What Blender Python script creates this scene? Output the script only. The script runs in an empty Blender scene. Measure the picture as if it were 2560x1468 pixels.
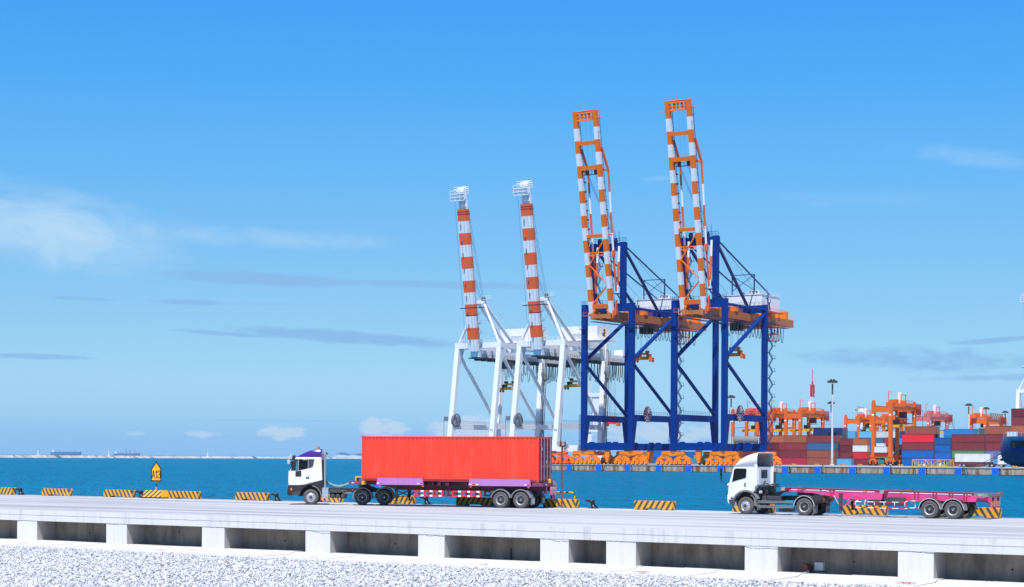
import bpy, math, random
import numpy as np
from mathutils import Vector, Matrix
random.seed(7); rng = np.random.default_rng(7)
R = math.radians
sc = bpy.context.scene
# ---------------------------------------------------------------- camera
F, PX, PY, ROLL, PHI, CZ = 4600.0, 1280.0, 1143.7, 0.006, R(33.5), 5.04
cam_d = bpy.data.cameras.new("camera"); cam = bpy.data.objects.new("camera", cam_d)
sc.collection.objects.link(cam); sc.camera = cam
cam_d.sensor_width = 36; cam_d.lens = F / 2560 * 36
cam_d.shift_y = (PY - 734) / 2560
cam_d.clip_start = 0.5; cam_d.clip_end = 60000
cam.matrix_world = Matrix.Translation((0, 0, CZ)) @ Matrix.Rotation(PHI, 4, 'Z') @ Matrix.Rotation(R(90), 4, 'X') @ Matrix.Rotation(ROLL, 4, 'Z')
# ---------------------------------------------------------------- light
SUN_AZ, SUN_EL = R(26.0), R(62.5)           # azimuth from -Y towards +X
S = Vector((math.sin(SUN_AZ) * math.cos(SUN_EL), -math.cos(SUN_AZ) * math.cos(SUN_EL), math.sin(SUN_EL)))
sun_d = bpy.data.lights.new("sun", 'SUN'); sun_d.energy = 5.0; sun_d.angle = R(0.53); sun_d.color = (1, 0.965, 0.91)
sun = bpy.data.objects.new("sun", sun_d); sc.collection.objects.link(sun)
sun.rotation_euler = S.to_track_quat('Z', 'Y').to_euler(); sun.location = (0, -50, 200)
sc.view_settings.view_transform = 'Standard'; sc.view_settings.look = 'None'
sc.view_settings.exposure = 0.25; sc.view_settings.gamma = 1.0

def L1(v): v /= 255.0; return v / 12.92 if v <= 0.04045 else ((v + 0.055) / 1.055) ** 2.4
def RGB(r, g, b): return (L1(r), L1(g), L1(b))

w = bpy.data.worlds.new("World"); sc.world = w; w.use_nodes = True
nt = w.node_tree; N = nt.nodes; N.clear()
def nd(t, tree=None, **k):
    n = (tree or nt).nodes.new(t)
    for a, b in k.items(): setattr(n, a, b)
    return n
def lk(a, b, tree=None): a.id_data.links.new(a, b)
def mth(op, a, b=None, tree=None, c=None, clamp=False):
    n = nd('ShaderNodeMath', tree, operation=op); n.use_clamp = clamp
    for i, x in enumerate((a, b, c)):
        if x is None: continue
        if hasattr(x, 'is_linked'): lk(x, n.inputs[i], tree)
        else: n.inputs[i].default_value = x
    return n.outputs[0]
def mixc(fac, a, b, tree=None, blend='MIX'):
    n = nd('ShaderNodeMix', tree, data_type='RGBA', blend_type=blend)
    for i, x in ((0, fac), (6, a), (7, b)):
        if hasattr(x, 'is_linked'): lk(x, n.inputs[i], tree)
        elif isinstance(x, (int, float)): n.inputs[i].default_value = x
        else: n.inputs[i].default_value = (*x[:3], 1)
    return n.outputs[2]
sky = nd('ShaderNodeTexSky', sky_type='NISHITA'); sky.sun_disc = False
sky.sun_elevation = SUN_EL; sky.sun_rotation = math.pi - SUN_AZ
sky.air_density = 1.0; sky.dust_density = 0.4; sky.ozone_density = 2.0
geo = nd('ShaderNodeTexCoord'); sep = nd('ShaderNodeSeparateXYZ'); lk(geo.outputs['Generated'], sep.inputs[0])
el = sep.outputs[2]
ramp = nd('ShaderNodeValToRGB'); lk(mth('MULTIPLY', el, 2.0), ramp.inputs[0])     # colour of the clear marine air by height
SKY_TINT = [(0.0043, (0.359, 0.806, 1.78)), (0.0226, (0.354, 0.758, 1.55)), (0.04, (0.426, 0.795, 1.436)), (0.0791, (0.512, 0.815, 1.252)), (0.1483, (0.504, 0.811, 1.122)), (0.234, (0.464, 0.842, 1.155)), (0.3185, (0.389, 0.898, 1.264)), (0.4012, (0.29, 0.913, 1.384)), (0.4819, (0.258, 0.911, 1.508)), (0.9, (0.16, 0.55, 1.1))]
#SKYTINT#
cr = ramp.color_ramp
while len(cr.elements) < len(SKY_TINT): cr.elements.new(0.5)
for e, (p, c) in zip(cr.elements, SKY_TINT): e.position = p; e.color = (*c, 1)
base_sky = mixc(1.0, sky.outputs[0], ramp.outputs[0], blend='MULTIPLY')
# clouds, placed by compass direction and height above the horizon
az = mth('SUBTRACT', mth('ARCTAN2', mth('MULTIPLY', sep.outputs[0], -1.0), sep.outputs[1]), PHI)   # + is left of view
az = mth('MULTIPLY', az, -1.0)
elv = mth('ARCSINE', el)
cmb = nd('ShaderNodeCombineXYZ'); lk(mth('MULTIPLY', az, 1.0), cmb.inputs[0]); lk(mth('MULTIPLY', elv, 2.6), cmb.inputs[1])
def noise(scale, detail=4, rough=.55, vec=None, tree=None, dist=0.0):
    n = nd('ShaderNodeTexNoise', tree); n.inputs['Scale'].default_value = scale; n.inputs['Detail'].default_value = detail
    n.inputs['Roughness'].default_value = rough; n.inputs['Distortion'].default_value = dist
    if vec is not None: lk(vec, n.inputs['Vector'], tree)
    return n.outputs['Fac']
wisp = noise(26, 8, .66, cmb.outputs[0], dist=.9); puff = noise(110, 6, .62, cmb.outputs[0]); fine = noise(60, 5, .6, cmb.outputs[0], dist=.3)
def cloud(cx, cy, rx, ry, slope, nz, amp, lo, hi):
    a0 = math.atan((cx - PX) / F); e0 = math.atan((PY + .006 * (cx - PX) - cy) / F)
    dx = mth('DIVIDE', mth('SUBTRACT', az, a0), rx / F); dy = mth('DIVIDE', mth('SUBTRACT', elv, mth('MULTIPLY_ADD', mth('SUBTRACT', az, a0), -slope, c=e0)), ry / F)
    d2 = mth('ADD', mth('MULTIPLY', dx, dx), mth('MULTIPLY', dy, dy))
    v = mth('MULTIPLY_ADD', mth('SUBTRACT', nz, .5), amp, c=mth('SUBTRACT', 1.0, d2))
    m = nd('ShaderNodeMapRange', interpolation_type='SMOOTHSTEP'); lk(v, m.inputs[0])
    m.inputs[1].default_value = lo; m.inputs[2].default_value = hi
    return m.outputs[0]
def add(ms):
    r = None
    for m, k in ms:
        x = mth('MULTIPLY', m, k); r = x if r is None else mth('MAXIMUM', r, x)
    return r
white = add([(cloud(110, 592, 300, 85, .10, wisp, 2.6, -.7, 1.9), .56), (cloud(640, 600, 380, 28, .02, wisp, 3.2, -.3, 1.8), .28),
             (cloud(150, 520, 300, 40, .2, wisp, 3.0, -.2, 1.8), .22), (cloud(2440, 415, 200, 28, .12, wisp, 3, -.2, 1.8), .22), (cloud(1650, 448, 60, 8, -.05, wisp, 3, 0, 1.6), .15),
             (cloud(2160, 510, 300, 30, .02, wisp, 3, 0, 1.8), .10)])
grey = add([(cloud(640, 701, 270, 19, .02, fine, 1.6, -.1, .9), 0.88), (cloud(1080, 712, 420, 11, .012, fine, 1.8, -.1, .9), 0.80),
            (cloud(200, 757, 105, 6, .02, fine, 1.8, -.1, .9), 0.80), (cloud(480, 762, 120, 8, .01, fine, 1.8, -.1, .9), 0.80), (cloud(650, 763, 90, 3, .0, fine, 1.8, -.1, .9), 0.48),
            (cloud(560, 838, 150, 7, .05, fine, 1.8, -.1, .9), 0.80), (cloud(880, 845, 340, 19, .06, fine, 1.8, -.1, .9), 0.88),
            (cloud(90, 899, 160, 8, .01, fine, 1.8, -.1, .9), 0.80), (cloud(2300, 905, 380, 36, .03, fine, 2.4, .1, 1.3), 0.88), (cloud(2500, 860, 160, 8, -.06, fine, 1.8, -.1, .9), 0.80),
            (cloud(2560, 950, 300, 10, -.02, fine, 1.8, 0, .9), 0.64), (cloud(700, 1052, 330, 3, .0, fine, 1.8, 0, .9), 0.40)])
cum = add([(cloud(700, 1082, 68, 20, 0, puff, 3.4, .0, .8), 0.80), (cloud(508, 1086, 52, 11, 0, puff, 3.4, .0, .8), 0.64), (cloud(955, 1070, 75, 28, 0, puff, 3.6, .0, .8), 0.80),
           (cloud(1180, 1070, 130, 34, 0, puff, 3.6, .0, .8), 0.88), (cloud(1640, 1085, 190, 34, 0, puff, 3.6, .0, .9), 0.80), (cloud(1930, 1060, 90, 25, 0, puff, 3.6, .0, .9), 0.56), (cloud(340, 1085, 30, 6, 0, puff, 3.4, .0, .8), 0.40)])
CLOUD_WHITE, CLOUD_GREY, CLOUD_CUM = (0.62, 0.74, 0.80), (0.215, 0.415, 0.69), (0.48, 0.61, 0.75)
SKYS = 0.10
def sc_(c): return tuple(x / SKYS for x in c)
c1 = mixc(white, base_sky, sc_(CLOUD_WHITE)); c1 = mixc(grey, c1, sc_(CLOUD_GREY)); c1 = mixc(cum, c1, sc_(CLOUD_CUM))
bg = nd('ShaderNodeBackground'); lk(c1, bg.inputs[0]); bg.inputs[1].default_value = SKYS
out = nd('ShaderNodeOutputWorld'); lk(bg.outputs[0], out.inputs[0])
# ---------------------------------------------------------------- helpers
c_, s_ = math.cos(PHI), math.sin(PHI)
def ray(x, y):
    dx, dy = x - PX, y - PY
    a = (dx * math.cos(ROLL) + dy * math.sin(ROLL)) / F; b = -(-dx * math.sin(ROLL) + dy * math.cos(ROLL)) / F
    return Vector((a * c_ - s_, a * s_ + c_, b))
def onY(x, y, Y): d = ray(x, y) * 1.0; t = Y / d.y; return Vector((d.x * t, Y, CZ + d.z * t))
def onZ(x, y, z): d = ray(x, y); t = (z - CZ) / d.z; return Vector((d.x * t, d.y * t, z))
def atD(x, y, D): d = ray(x, y) * D; return Vector((d.x, d.y, CZ + d.z))

class MB:
    def __init__(s): s.v = []; s.f = []; s.m = []; s.s = []
    def add(s, vs, fs, m=0, sm=False):
        n = len(s.v); s.v += [tuple(p) for p in vs]
        for f in fs: s.f.append([i + n for i in f]); s.m.append(m); s.s.append(sm)
        return s
    def box(s, x0, x1, y0, y1, z0, z1, m=0):
        v = [(x, y, z) for z in (z0, z1) for y in (y0, y1) for x in (x0, x1)]
        return s.add(v, [(0, 2, 3, 1), (4, 5, 7, 6), (0, 1, 5, 4), (2, 6, 7, 3), (0, 4, 6, 2), (1, 3, 7, 5)], m)
    def beam(s, p, q, w, h=None, m=0, up=(0, 0, 1), w2=None, h2=None):
        h = h or w; p = Vector(p); q = Vector(q); d = (q - p).normalized(); u = Vector(up)
        if abs(d.dot(u)) > .98: u = Vector((0, 1, 0))
        a = d.cross(u).normalized(); b = a.cross(d)
        w2 = w2 or w; h2 = h2 or h; v = []
        for o, ww, hh in ((p, w, h), (q, w2, h2)):
            for i, j in ((-1, -1), (1, -1), (1, 1), (-1, 1)): v.append(o + a * i * ww / 2 + b * j * hh / 2)
        return s.add(v, [(3, 2, 1, 0), (4, 5, 6, 7), (0, 1, 5, 4), (1, 2, 6, 5), (2, 3, 7, 6), (3, 0, 4, 7)], m)
    def tube(s, p, q, r, n=8, m=0, r2=None, cap=True):
        p = Vector(p); q = Vector(q); d = (q - p).normalized(); u = Vector((0, 0, 1)) if abs(d.z) < .95 else Vector((0, 1, 0))
        a = d.cross(u).normalized(); b = a.cross(d); r2 = r if r2 is None else r2; v = []
        for o, rr in ((p, r), (q, r2)):
            for i in range(n):
                t = 2 * math.pi * i / n; v.append(o + a * math.cos(t) * rr + b * math.sin(t) * rr)
        s.add(v, [(i, (i + 1) % n, n + (i + 1) % n, n + i) for i in range(n)], m, True)
        if cap: s.add(v[:n], [tuple(range(n - 1, -1, -1))], m); s.add(v[n:], [tuple(range(n))], m)
        return s
    def path(s, pts, r, n=6, m=0):
        pts = [Vector(p) for p in pts]; v = []; a = None
        for i, p in enumerate(pts):
            d = (pts[min(i + 1, len(pts) - 1)] - pts[max(i - 1, 0)]).normalized()
            if a is None:
                u = Vector((0, 0, 1)) if abs(d.z) < .95 else Vector((0, 1, 0)); a = d.cross(u).normalized()
            else: a = (a - d * a.dot(d)).normalized()
            b = d.cross(a)
            for k in range(n): t = 2 * math.pi * k / n; v.append(p + a * math.cos(t) * r + b * math.sin(t) * r)
        f = [(i * n + k, i * n + (k + 1) % n, (i + 1) * n + (k + 1) % n, (i + 1) * n + k) for i in range(len(pts) - 1) for k in range(n)]
        return s.add(v, f, m, True)
    def prism(s, poly, a, b, m=0, ax='y'):
        P = {'y': lambda p, t: (p[0], t, p[1]), 'x': lambda p, t: (t, p[0], p[1]), 'z': lambda p, t: (p[0], p[1], t)}[ax]
        ar = sum(poly[i][0] * poly[(i + 1) % len(poly)][1] - poly[(i + 1) % len(poly)][0] * poly[i][1] for i in range(len(poly)))
        if (ar < 0) ^ (ax == 'y'): poly = poly[::-1]
        n = len(poly); v = [P(p, a) for p in poly] + [P(p, b) for p in poly]
        return s.add(v, [tuple(range(n - 1, -1, -1)), tuple(range(n, 2 * n))] + [(i, (i + 1) % n, n + (i + 1) % n, n + i) for i in range(n)], m)
    def lathe(s, prof, o=(0, 0, 0), ax='y', n=24, m=0):
        o = Vector(o); v = []
        for r, h in prof:
            for i in range(n):
                t = 2 * math.pi * i / n; c, sn = r * math.cos(t), r * math.sin(t)
                v.append(o + Vector({'y': (c, h, sn), 'x': (h, c, sn), 'z': (c, sn, h)}[ax]))
        f = [(j * n + i, j * n + (i + 1) % n, (j + 1) * n + (i + 1) % n, (j + 1) * n + i) for j in range(len(prof) - 1) for i in range(n)]
        return s.add(v, f, m, True)
    def arc(s, cx, cz, r0, r1, a0, a1, y0, y1, n=12, m=0):
        p = [(cx + r1 * math.cos(R(a0 + (a1 - a0) * i / n)), cz + r1 * math.sin(R(a0 + (a1 - a0) * i / n))) for i in range(n + 1)]
        q = [(cx + r0 * math.cos(R(a0 + (a1 - a0) * i / n)), cz + r0 * math.sin(R(a0 + (a1 - a0) * i / n))) for i in range(n + 1)]
        for i in range(n): s.prism([p[i], p[i + 1], q[i + 1], q[i]], y0, y1, m)
        return s

def tag(o, label=None, cat=None, group=None, kind=None):
    for k, v in (('label', label), ('category', cat), ('group', group), ('kind', kind)):
        if v: o[k] = v
    return o
def ob(name, mb, mats, parent=None, loc=(0, 0, 0), rz=0, bev=0, seg=2, sharp=True):
    me = bpy.data.meshes.new(name); me.from_pydata(mb.v, [], mb.f)
    if not isinstance(mats, (list, tuple)): mats = [mats]
    for m in mats: me.materials.append(m)
    me.polygons.foreach_set('material_index', mb.m); me.polygons.foreach_set('use_smooth', mb.s)
    me.update()
    if any(mb.s): me.set_sharp_from_angle(angle=R(40))
    o = bpy.data.objects.new(name, me); sc.collection.objects.link(o); o.location = loc; o.rotation_euler = (0, 0, rz)
    if parent: o.parent = parent
    if bev:
        b = o.modifiers.new("bevel", 'BEVEL'); b.width = bev; b.segments = seg; b.limit_method = 'ANGLE'; b.angle_limit = R(35)
    return o
def thing(name, label, cat, loc=(0, 0, 0), rz=0, group=None):
    o = bpy.data.objects.new(name, None); sc.collection.objects.link(o); o.location = loc; o.rotation_euler = (0, 0, rz)
    o.empty_display_size = .2
    return tag(o, label, cat, group)
def copy_tree(o, label=None, group=None, loc=None, parent=None, mat=None):
    c = o.copy(); sc.collection.objects.link(c)
    if parent: c.parent = parent
    if label: c['label'] = label
    if group: c['group'] = group
    if loc is not None: c.location = loc
    if mat and c.type == 'MESH': mat(c)
    for ch in [x for x in o.children]: copy_tree(ch, parent=c, mat=mat)
    return c
def text_mb(body, size, name='text'):
    cu = bpy.data.curves.new(name, 'FONT'); cu.body = body; cu.size = size; cu.align_x = 'CENTER'; cu.align_y = 'CENTER'; cu.extrude = 0.004
    o = bpy.data.objects.new(name, cu); sc.collection.objects.link(o); bpy.context.view_layer.update()
    me = bpy.data.meshes.new_from_object(o.evaluated_get(bpy.context.evaluated_depsgraph_get()))
    mb = MB(); mb.add([v.co[:] for v in me.vertices], [list(p.vertices) for p in me.polygons])
    bpy.data.objects.remove(o); bpy.data.curves.remove(cu); bpy.data.meshes.remove(me)
    return mb
def xf(mb, M): mb.v = [tuple(M @ Vector(p)) for p in mb.v]; return mb
# ---------------------------------------------------------------- materials
def newmat(name):
    m = bpy.data.materials.new(name); m.use_nodes = True; t = m.node_tree; b = t.nodes['Principled BSDF']; return m, t, b
def pm(name, rgb, rough=.55, metal=0.0, var=.10, sc_n=1.5, dirt=0.0, dcol=(.10, .08, .06), dscale=(1, 1, .25), bump=0.0, bscale=40, spec=.5, obcol=False, island=False):
    m, t, b = newmat(name)
    tc = nd('ShaderNodeTexCoord', t); vec = tc.outputs['Object']
    n1 = noise(sc_n, 5, .6, vec, t)
    col = rgb
    if obcol:
        oi = nd('ShaderNodeObjectInfo', t)
        col = mixc(1.0, oi.outputs['Color'], rgb, t, 'MULTIPLY')
        rnd = nd('ShaderNodeVectorMath', t, operation='ADD'); lk(vec, rnd.inputs[0]); lk(oi.outputs['Location'], rnd.inputs[1]); vec = rnd.outputs[0]
        n1 = noise(sc_n, 5, .6, vec, t)
    k = nd('ShaderNodeMapRange', t); lk(n1, k.inputs[0]); k.inputs[1].default_value = .3; k.inputs[2].default_value = .7
    k.inputs[3].default_value = 1 - var; k.inputs[4].default_value = 1 + var * .6
    cm = nd('ShaderNodeCombineColor', t)
    for i in range(3): lk(k.outputs[0], cm.inputs[i])
    res = mixc(1.0, col, cm.outputs[0], t, 'MULTIPLY')
    if dirt:
        mp = nd('ShaderNodeMapping', t); lk(vec, mp.inputs[0]); mp.inputs['Scale'].default_value = dscale
        n2 = noise(sc_n * 2.2, 6, .7, mp.outputs[0], t)
        k2 = nd('ShaderNodeMapRange', t); lk(n2, k2.inputs[0]); k2.inputs[1].default_value = .5; k2.inputs[2].default_value = .78; k2.inputs[4].default_value = dirt
        res = mixc(k2.outputs[0], res, dcol, t)
    lk(res, b.inputs['Base Color'])
    b.inputs['Roughness'].default_value = rough; b.inputs['Metallic'].default_value = metal; b.inputs['Specular IOR Level'].default_value = spec
    if bump:
        bn = noise(bscale, 4, .6, tc.outputs['Object'], t); bp = nd('ShaderNodeBump', t); lk(bn, bp.inputs['Height'])
        bp.inputs['Strength'].default_value = bump; bp.inputs['Distance'].default_value = .02; lk(bp.outputs[0], b.inputs['Normal'])
    return m
M = {}
def mk(k, *a, **q): M[k] = pm(k, *a, **q)
mk('white', (.80, .81, .82), .35, var=.04, dirt=.10, dcol=(.35, .33, .30)); mk('cranewhite', (.82, .83, .84), .45, var=.05, sc_n=.3, dirt=.25, dcol=(.40, .36, .32))
mk('purple', (.055, .018, .21), .15, var=.05); mk('blackplastic', (.028, .022, .026), .38, var=.2, dirt=.3, dcol=(.10, .09, .08)); mk('black', (.012, .012, .014), .5, var=.2)
mk('glass', (.003, .006, .007), .06, var=0, spec=.25); mk('glassgrey', (.05, .055, .07), .10, var=.1)
mk('tyre', (.10, .092, .090), .9, var=.25, sc_n=5, dirt=.6, dcol=(.15, .135, .125), dscale=(1, 1, 1)); mk('rim', (.55, .56, .58), .45, .4, var=.15, sc_n=6, dirt=.4, dcol=(.12, .10, .09), dscale=(1, 1, 1))
mk('rimdark', (.085, .08, .078), .55, .2, var=.3, sc_n=8); mk('steel', (.55, .56, .58), .32, .75, var=.12, sc_n=4); mk('grey', (.20, .205, .22), .6, var=.12, sc_n=3, dirt=.3); mk('lightgrey', (.50, .52, .55), .55, var=.1)
mk('darkgrey', (.055, .055, .06), .6, var=.25, sc_n=4, dirt=.4, dcol=(.13, .11, .09)); mk('chassis', (.030, .026, .028), .6, var=.3, sc_n=5, dirt=.3, dcol=(.10, .08, .07))
mk('maroon', (.090, .012, .030), .55, var=.2, sc_n=3, dirt=.4, dcol=(.16, .05, .06)); mk('plum', (.20, .045, .13), .5, var=.15, sc_n=3, dirt=.3, dcol=(.10, .03, .05)); mk('lilac', (.46, .19, .49), .45, var=.06, sc_n=2, dirt=.25, dcol=(.22, .10, .20))
mk('rust', (.33, .10, .035), .75, var=.3, sc_n=8); mk('pink', (.72, .068, .245), .45, var=.08, sc_n=2, dirt=.22, dcol=(.32, .06, .12)); mk('pinkdark', (.42, .045, .08), .5, var=.2, sc_n=3, dirt=.3, dcol=(.25, .08, .05))
mk('cred', (.88, .050, .020), .5, var=.07, sc_n=.8, dirt=.5, dcol=(.80, .13, .085), dscale=(1, 1, .35)); mk('cdoor', (.30, .018, .022), .5, var=.2, sc_n=3, dirt=.35, dcol=(.08, .02, .02)); mk('castbrown', (.30, .12, .05), .7, var=.3, sc_n=6)
mk('yellow', (.80, .42, .008), .5, var=.1, sc_n=4, dirt=.25, dcol=(.25, .10, .03)); mk('amber', (.85, .20, .02), .25, var=.05); mk('beacon', (.75, .085, .01), .2, var=.05); mk('redpaint', (.68, .025, .03), .45, var=.1, sc_n=4); mk('wpaint', (.86, .86, .86), .5, var=.06, sc_n=4)
mk('bollard', (.012, .010, .016), .35, var=.3, sc_n=6, dirt=.15, dcol=(.2, .18, .18)); mk('ink', (.008, .006, .006), .6, var=0); mk('marks', (.55, .10, .12), .8, var=.3, sc_n=10)
mk('blue', (.0005, .033, .215), .5, var=.10, sc_n=.35, dirt=.25, dcol=(.01, .035, .15), spec=.18); mk('navy', (.010, .030, .16), .5, var=.12, sc_n=.5)
mk('corange', (.95, .185, .003), .55, var=.05, sc_n=.6, dirt=.08, dcol=(.35, .12, .03)); mk('girder', (.52, .16, .035), .5, var=.15, sc_n=.4, dirt=.4, dcol=(.24, .08, .03)); mk('bogie', (.95, .23, .003), .55, var=.08, sc_n=.8, dirt=.2, dcol=(.40, .14, .03))
mk('borange', (.76, .13, .03), .5, var=.08, sc_n=.5, dirt=.15, dcol=(.40, .08, .02)); mk('redorange', (.95, .135, .02), .5, var=.08, sc_n=.6, dirt=.2, dcol=(.45, .06, .02)); mk('rtg', (.74, .135, .008), .5, var=.1, sc_n=.5, dirt=.25, dcol=(.35, .07, .02)); mk('rtgpink', (.62, .15, .15), .6, var=.1, sc_n=.5)
mk('rtgdark', (.30, .055, .02), .6, var=.2, sc_n=.8); mk('cable', (.015, .03, .045), .6, var=.2); mk('rope', (.05, .12, .30), .6, var=.1); mk('cabin', (.08, .02, .012), .4, var=.2); mk('spyel', (.80, .40, .02), .5, var=.12, sc_n=1.2, dirt=.4, dcol=(.1, .06, .03)); mk('framey', (.62, .42, .06), .6, var=.15, sc_n=1.5, dirt=.3)
mk('fender', (.005, .14, .72), .5, var=.06, sc_n=.6); mk('mastgrey', (.60, .63, .67), .5, var=.05); mk('shipblue', (.07, .16, .33), .6, var=.05); mk('palestruct', (.62, .66, .72), .6, var=.05); mk('dish', (.42, .36, .36), .6, var=.2)
mk('teal', (.02, .20, .30), .6); mk('polebrown', (.22, .075, .05), .7, var=.2, sc_n=5); mk('lampglass', (.55, .58, .60), .2, .3); mk('hosegreen', (.50, .62, .45), .4, var=.15, sc_n=9)
mk('box', (1, 1, 1), .55, var=.10, sc_n=.5, dirt=.20, dcol=(.11, .05, .04), dscale=(1, 1, .2), obcol=True); mk('boxedge', (.62, .60, .60), .6, var=.15, sc_n=.6, obcol=True)
mk('rods', (.38, .38, .40), .5, .3)
def stripes(name, sgn, period=.40, worn=.25):
    m, t, b = newmat(name); tc = nd('ShaderNodeTexCoord', t); sp = nd('ShaderNodeSeparateXYZ', t); lk(tc.outputs['Object'], sp.inputs[0])
    v = mth('ADD', mth('MULTIPLY', sp.outputs[0], 1.0, t), mth('MULTIPLY', sp.outputs[2], float(sgn) * .62, t), t)
    v = mth('ADD', v, mth('MULTIPLY', sp.outputs[1], -.9, t), t)
    q = mth('FRACT', mth('DIVIDE', v, period, t), None, t)
    k = mth('GREATER_THAN', q, .56, t)
    n = noise(4, 6, .7, tc.outputs['Object'], t); n2 = noise(1.1, 3, .6, tc.outputs['Object'], t)
    ye = mixc(n, (.80, .33, .02), (.74, .42, .04), t)
    col = mixc(k, ye, (.07, .063, .06), t)
    kk = nd('ShaderNodeMapRange', t); lk(mth('MULTIPLY', n, n2, t), kk.inputs[0]); kk.inputs[1].default_value = .30; kk.inputs[2].default_value = .44; kk.inputs[4].default_value = worn
    lk(mixc(kk.outputs[0], col, (.62, .58, .55), t), b.inputs['Base Color']); b.inputs['Roughness'].default_value = .6
    M[name] = m
stripes('stripe_back', 1); stripes('stripe_fwd', -1); stripes('stripe_worn', 1, worn=.8); stripes('stripe_small', 1, .9); stripes('stripe_base', -1, .46, worn=.05)
def concrete(name, rgb, streak=(.15, 3, 3), dark=(.18, .17, .17), amt=.5, sc_n=.8, lo=.52, hi=.75, bump=.15, crack=None, fine=9):
    m, t, b = newmat(name); tc = nd('ShaderNodeTexCoord', t)
    mp = nd('ShaderNodeMapping', t); lk(tc.outputs['Object'], mp.inputs[0]); mp.inputs['Scale'].default_value = streak
    n1 = noise(sc_n, 6, .65, mp.outputs[0], t); n2 = noise(fine, 5, .7, tc.outputs['Object'], t); n3 = noise(.25, 4, .6, tc.outputs['Object'], t)
    k = nd('ShaderNodeMapRange', t); lk(n1, k.inputs[0]); k.inputs[1].default_value = lo; k.inputs[2].default_value = hi; k.inputs[4].default_value = amt
    c = mixc(n2, tuple(x * .88 for x in rgb), tuple(min(x * 1.1, .9) for x in rgb), t)
    c = mixc(mth('MULTIPLY', n3, .5, t), c, tuple(x * .8 for x in rgb), t)
    c = mixc(k.outputs[0], c, dark, t)
    if crack:
        sp = nd('ShaderNodeSeparateXYZ', t); lk(tc.outputs['Object'], sp.inputs[0])
        for axis, pos, wd, wob, cc in crack:
            d = mth('ABSOLUTE', mth('SUBTRACT', mth('MULTIPLY_ADD', mth('SUBTRACT', noise(1.3, 4, .6, tc.outputs['Object'], t), .5, t), wob, t, c=sp.outputs[axis]), pos, t), None, t)
            c = mixc(mth('MULTIPLY', mth('LESS_THAN', d, wd, t), .5, t), c, cc, t)
    lk(c, b.inputs['Base Color']); b.inputs['Roughness'].default_value = .85; b.inputs['Specular IOR Level'].default_value = .25
    if bump:
        bp = nd('ShaderNodeBump', t); lk(n2, bp.inputs['Height']); bp.inputs['Strength'].default_value = bump; bp.inputs['Distance'].default_value = .03; lk(bp.outputs[0], b.inputs['Normal'])
    M[name] = m
    return m, t, b
concrete('deck', (.515, .525, .53), (.03, .5, 1), (.21, .23, .265), .9, 1.0, .42, .66, .05, crack=[(1, 76.2, .035, .1, (.2, .2, .21)), (1, 81.5, .05, 1.2, (.24, .25, .28)), (1, 90.2, .06, 2.0, (.27, .28, .31))])
concrete('fascia', (.68, .685, .685), (2.2, 2, .18), (.36, .35, .33), .55, 1.4, .5, .78, .12, crack=[(2, 1.57, .008, .22, (.22, .21, .2))])
concrete('pillar', (.72, .72, .71), (2.0, 2.0, .2), (.38, .37, .35), .4, 1.6, .5, .8, .12)
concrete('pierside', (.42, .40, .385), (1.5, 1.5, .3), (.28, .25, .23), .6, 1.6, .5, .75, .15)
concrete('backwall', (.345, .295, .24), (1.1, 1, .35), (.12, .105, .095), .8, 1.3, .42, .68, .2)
concrete('apron', (.62, .60, .58), (.5, 1.5, 1), (.45, .42, .40), .5, 1.5, .5, .8, .15)
concrete('quaydeck', (.42, .42, .43), (.05, .3, 1), (.25, .25, .26), .5, 1, .45, .7, 0)
concrete('quaywall', (.50, .43, .34), (.7, 1, .10), (.24, .085, .025), .95, .8, .44, .60, .1, fine=3)
concrete('rocks', (.50, .48, .46), (1, 1, 1), (.30, .27, .25), .8, .25, .45, .7, 0, fine=.6)
concrete('groundbed', (.50, .51, .53), (1, 1, 1), (.25, .26, .28), .8, 5, .45, .7, .6, fine=18)
# stones: every stone a little different
m, t, b = newmat('stones'); gi = nd('ShaderNodeNewGeometry', t); rp = nd('ShaderNodeValToRGB', t); lk(gi.outputs['Random Per Island'], rp.inputs[0])
for p, c in ((0.0, (.43, .45, .47)), (.25, (.52, .535, .55)), (.6, (.61, .62, .635)), (.9, (.68, .685, .685)), (.955, (.46, .38, .30)), (1.0, (.33, .34, .36))):
    e = rp.color_ramp.elements.new(p) if p not in (0.0, 1.0) else rp.color_ramp.elements[0 if p == 0 else -1]; e.position = p; e.color = (*c, 1)
tc = nd('ShaderNodeTexCoord', t); n = noise(7, 4, .6, tc.outputs['Object'], t)
lk(mixc(mth('MULTIPLY', n, .35, t), rp.outputs[0], (.42, .43, .45), t), b.inputs['Base Color']); b.inputs['Roughness'].default_value = .9; M['stones'] = m
# sea
m, t, b = newmat('sea'); tc = nd('ShaderNodeTexCoord', t)
mp0 = nd('ShaderNodeMapping', t); lk(tc.outputs['Object'], mp0.inputs[0]); mp0.inputs['Rotation'].default_value = (0, 0, -PHI - .12)
mp = nd('ShaderNodeMapping', t); lk(mp0.outputs[0], mp.inputs[0]); mp.inputs['Scale'].default_value = (1.0, .32, 1)
n1 = noise(.80, 4, .55, mp.outputs[0], t, .3); n2 = noise(.012, 4, .6, mp0.outputs[0], t); n4 = noise(.16, 3, .5, mp.outputs[0], t, .2)
cc = mixc(n2, (.0008, .165, .335), (.0015, .250, .445), t)
bp = nd('ShaderNodeBump', t); lk(mth('ADD', n1, mth('MULTIPLY', n4, 1.6, t), t), bp.inputs['Height']); bp.inputs['Strength'].default_value = 1.0; bp.inputs['Distance'].default_value = 4.6
df = nd('ShaderNodeBsdfDiffuse', t); lk(cc, df.inputs[0]); lk(bp.outputs[0], df.inputs['Normal'])
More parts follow.
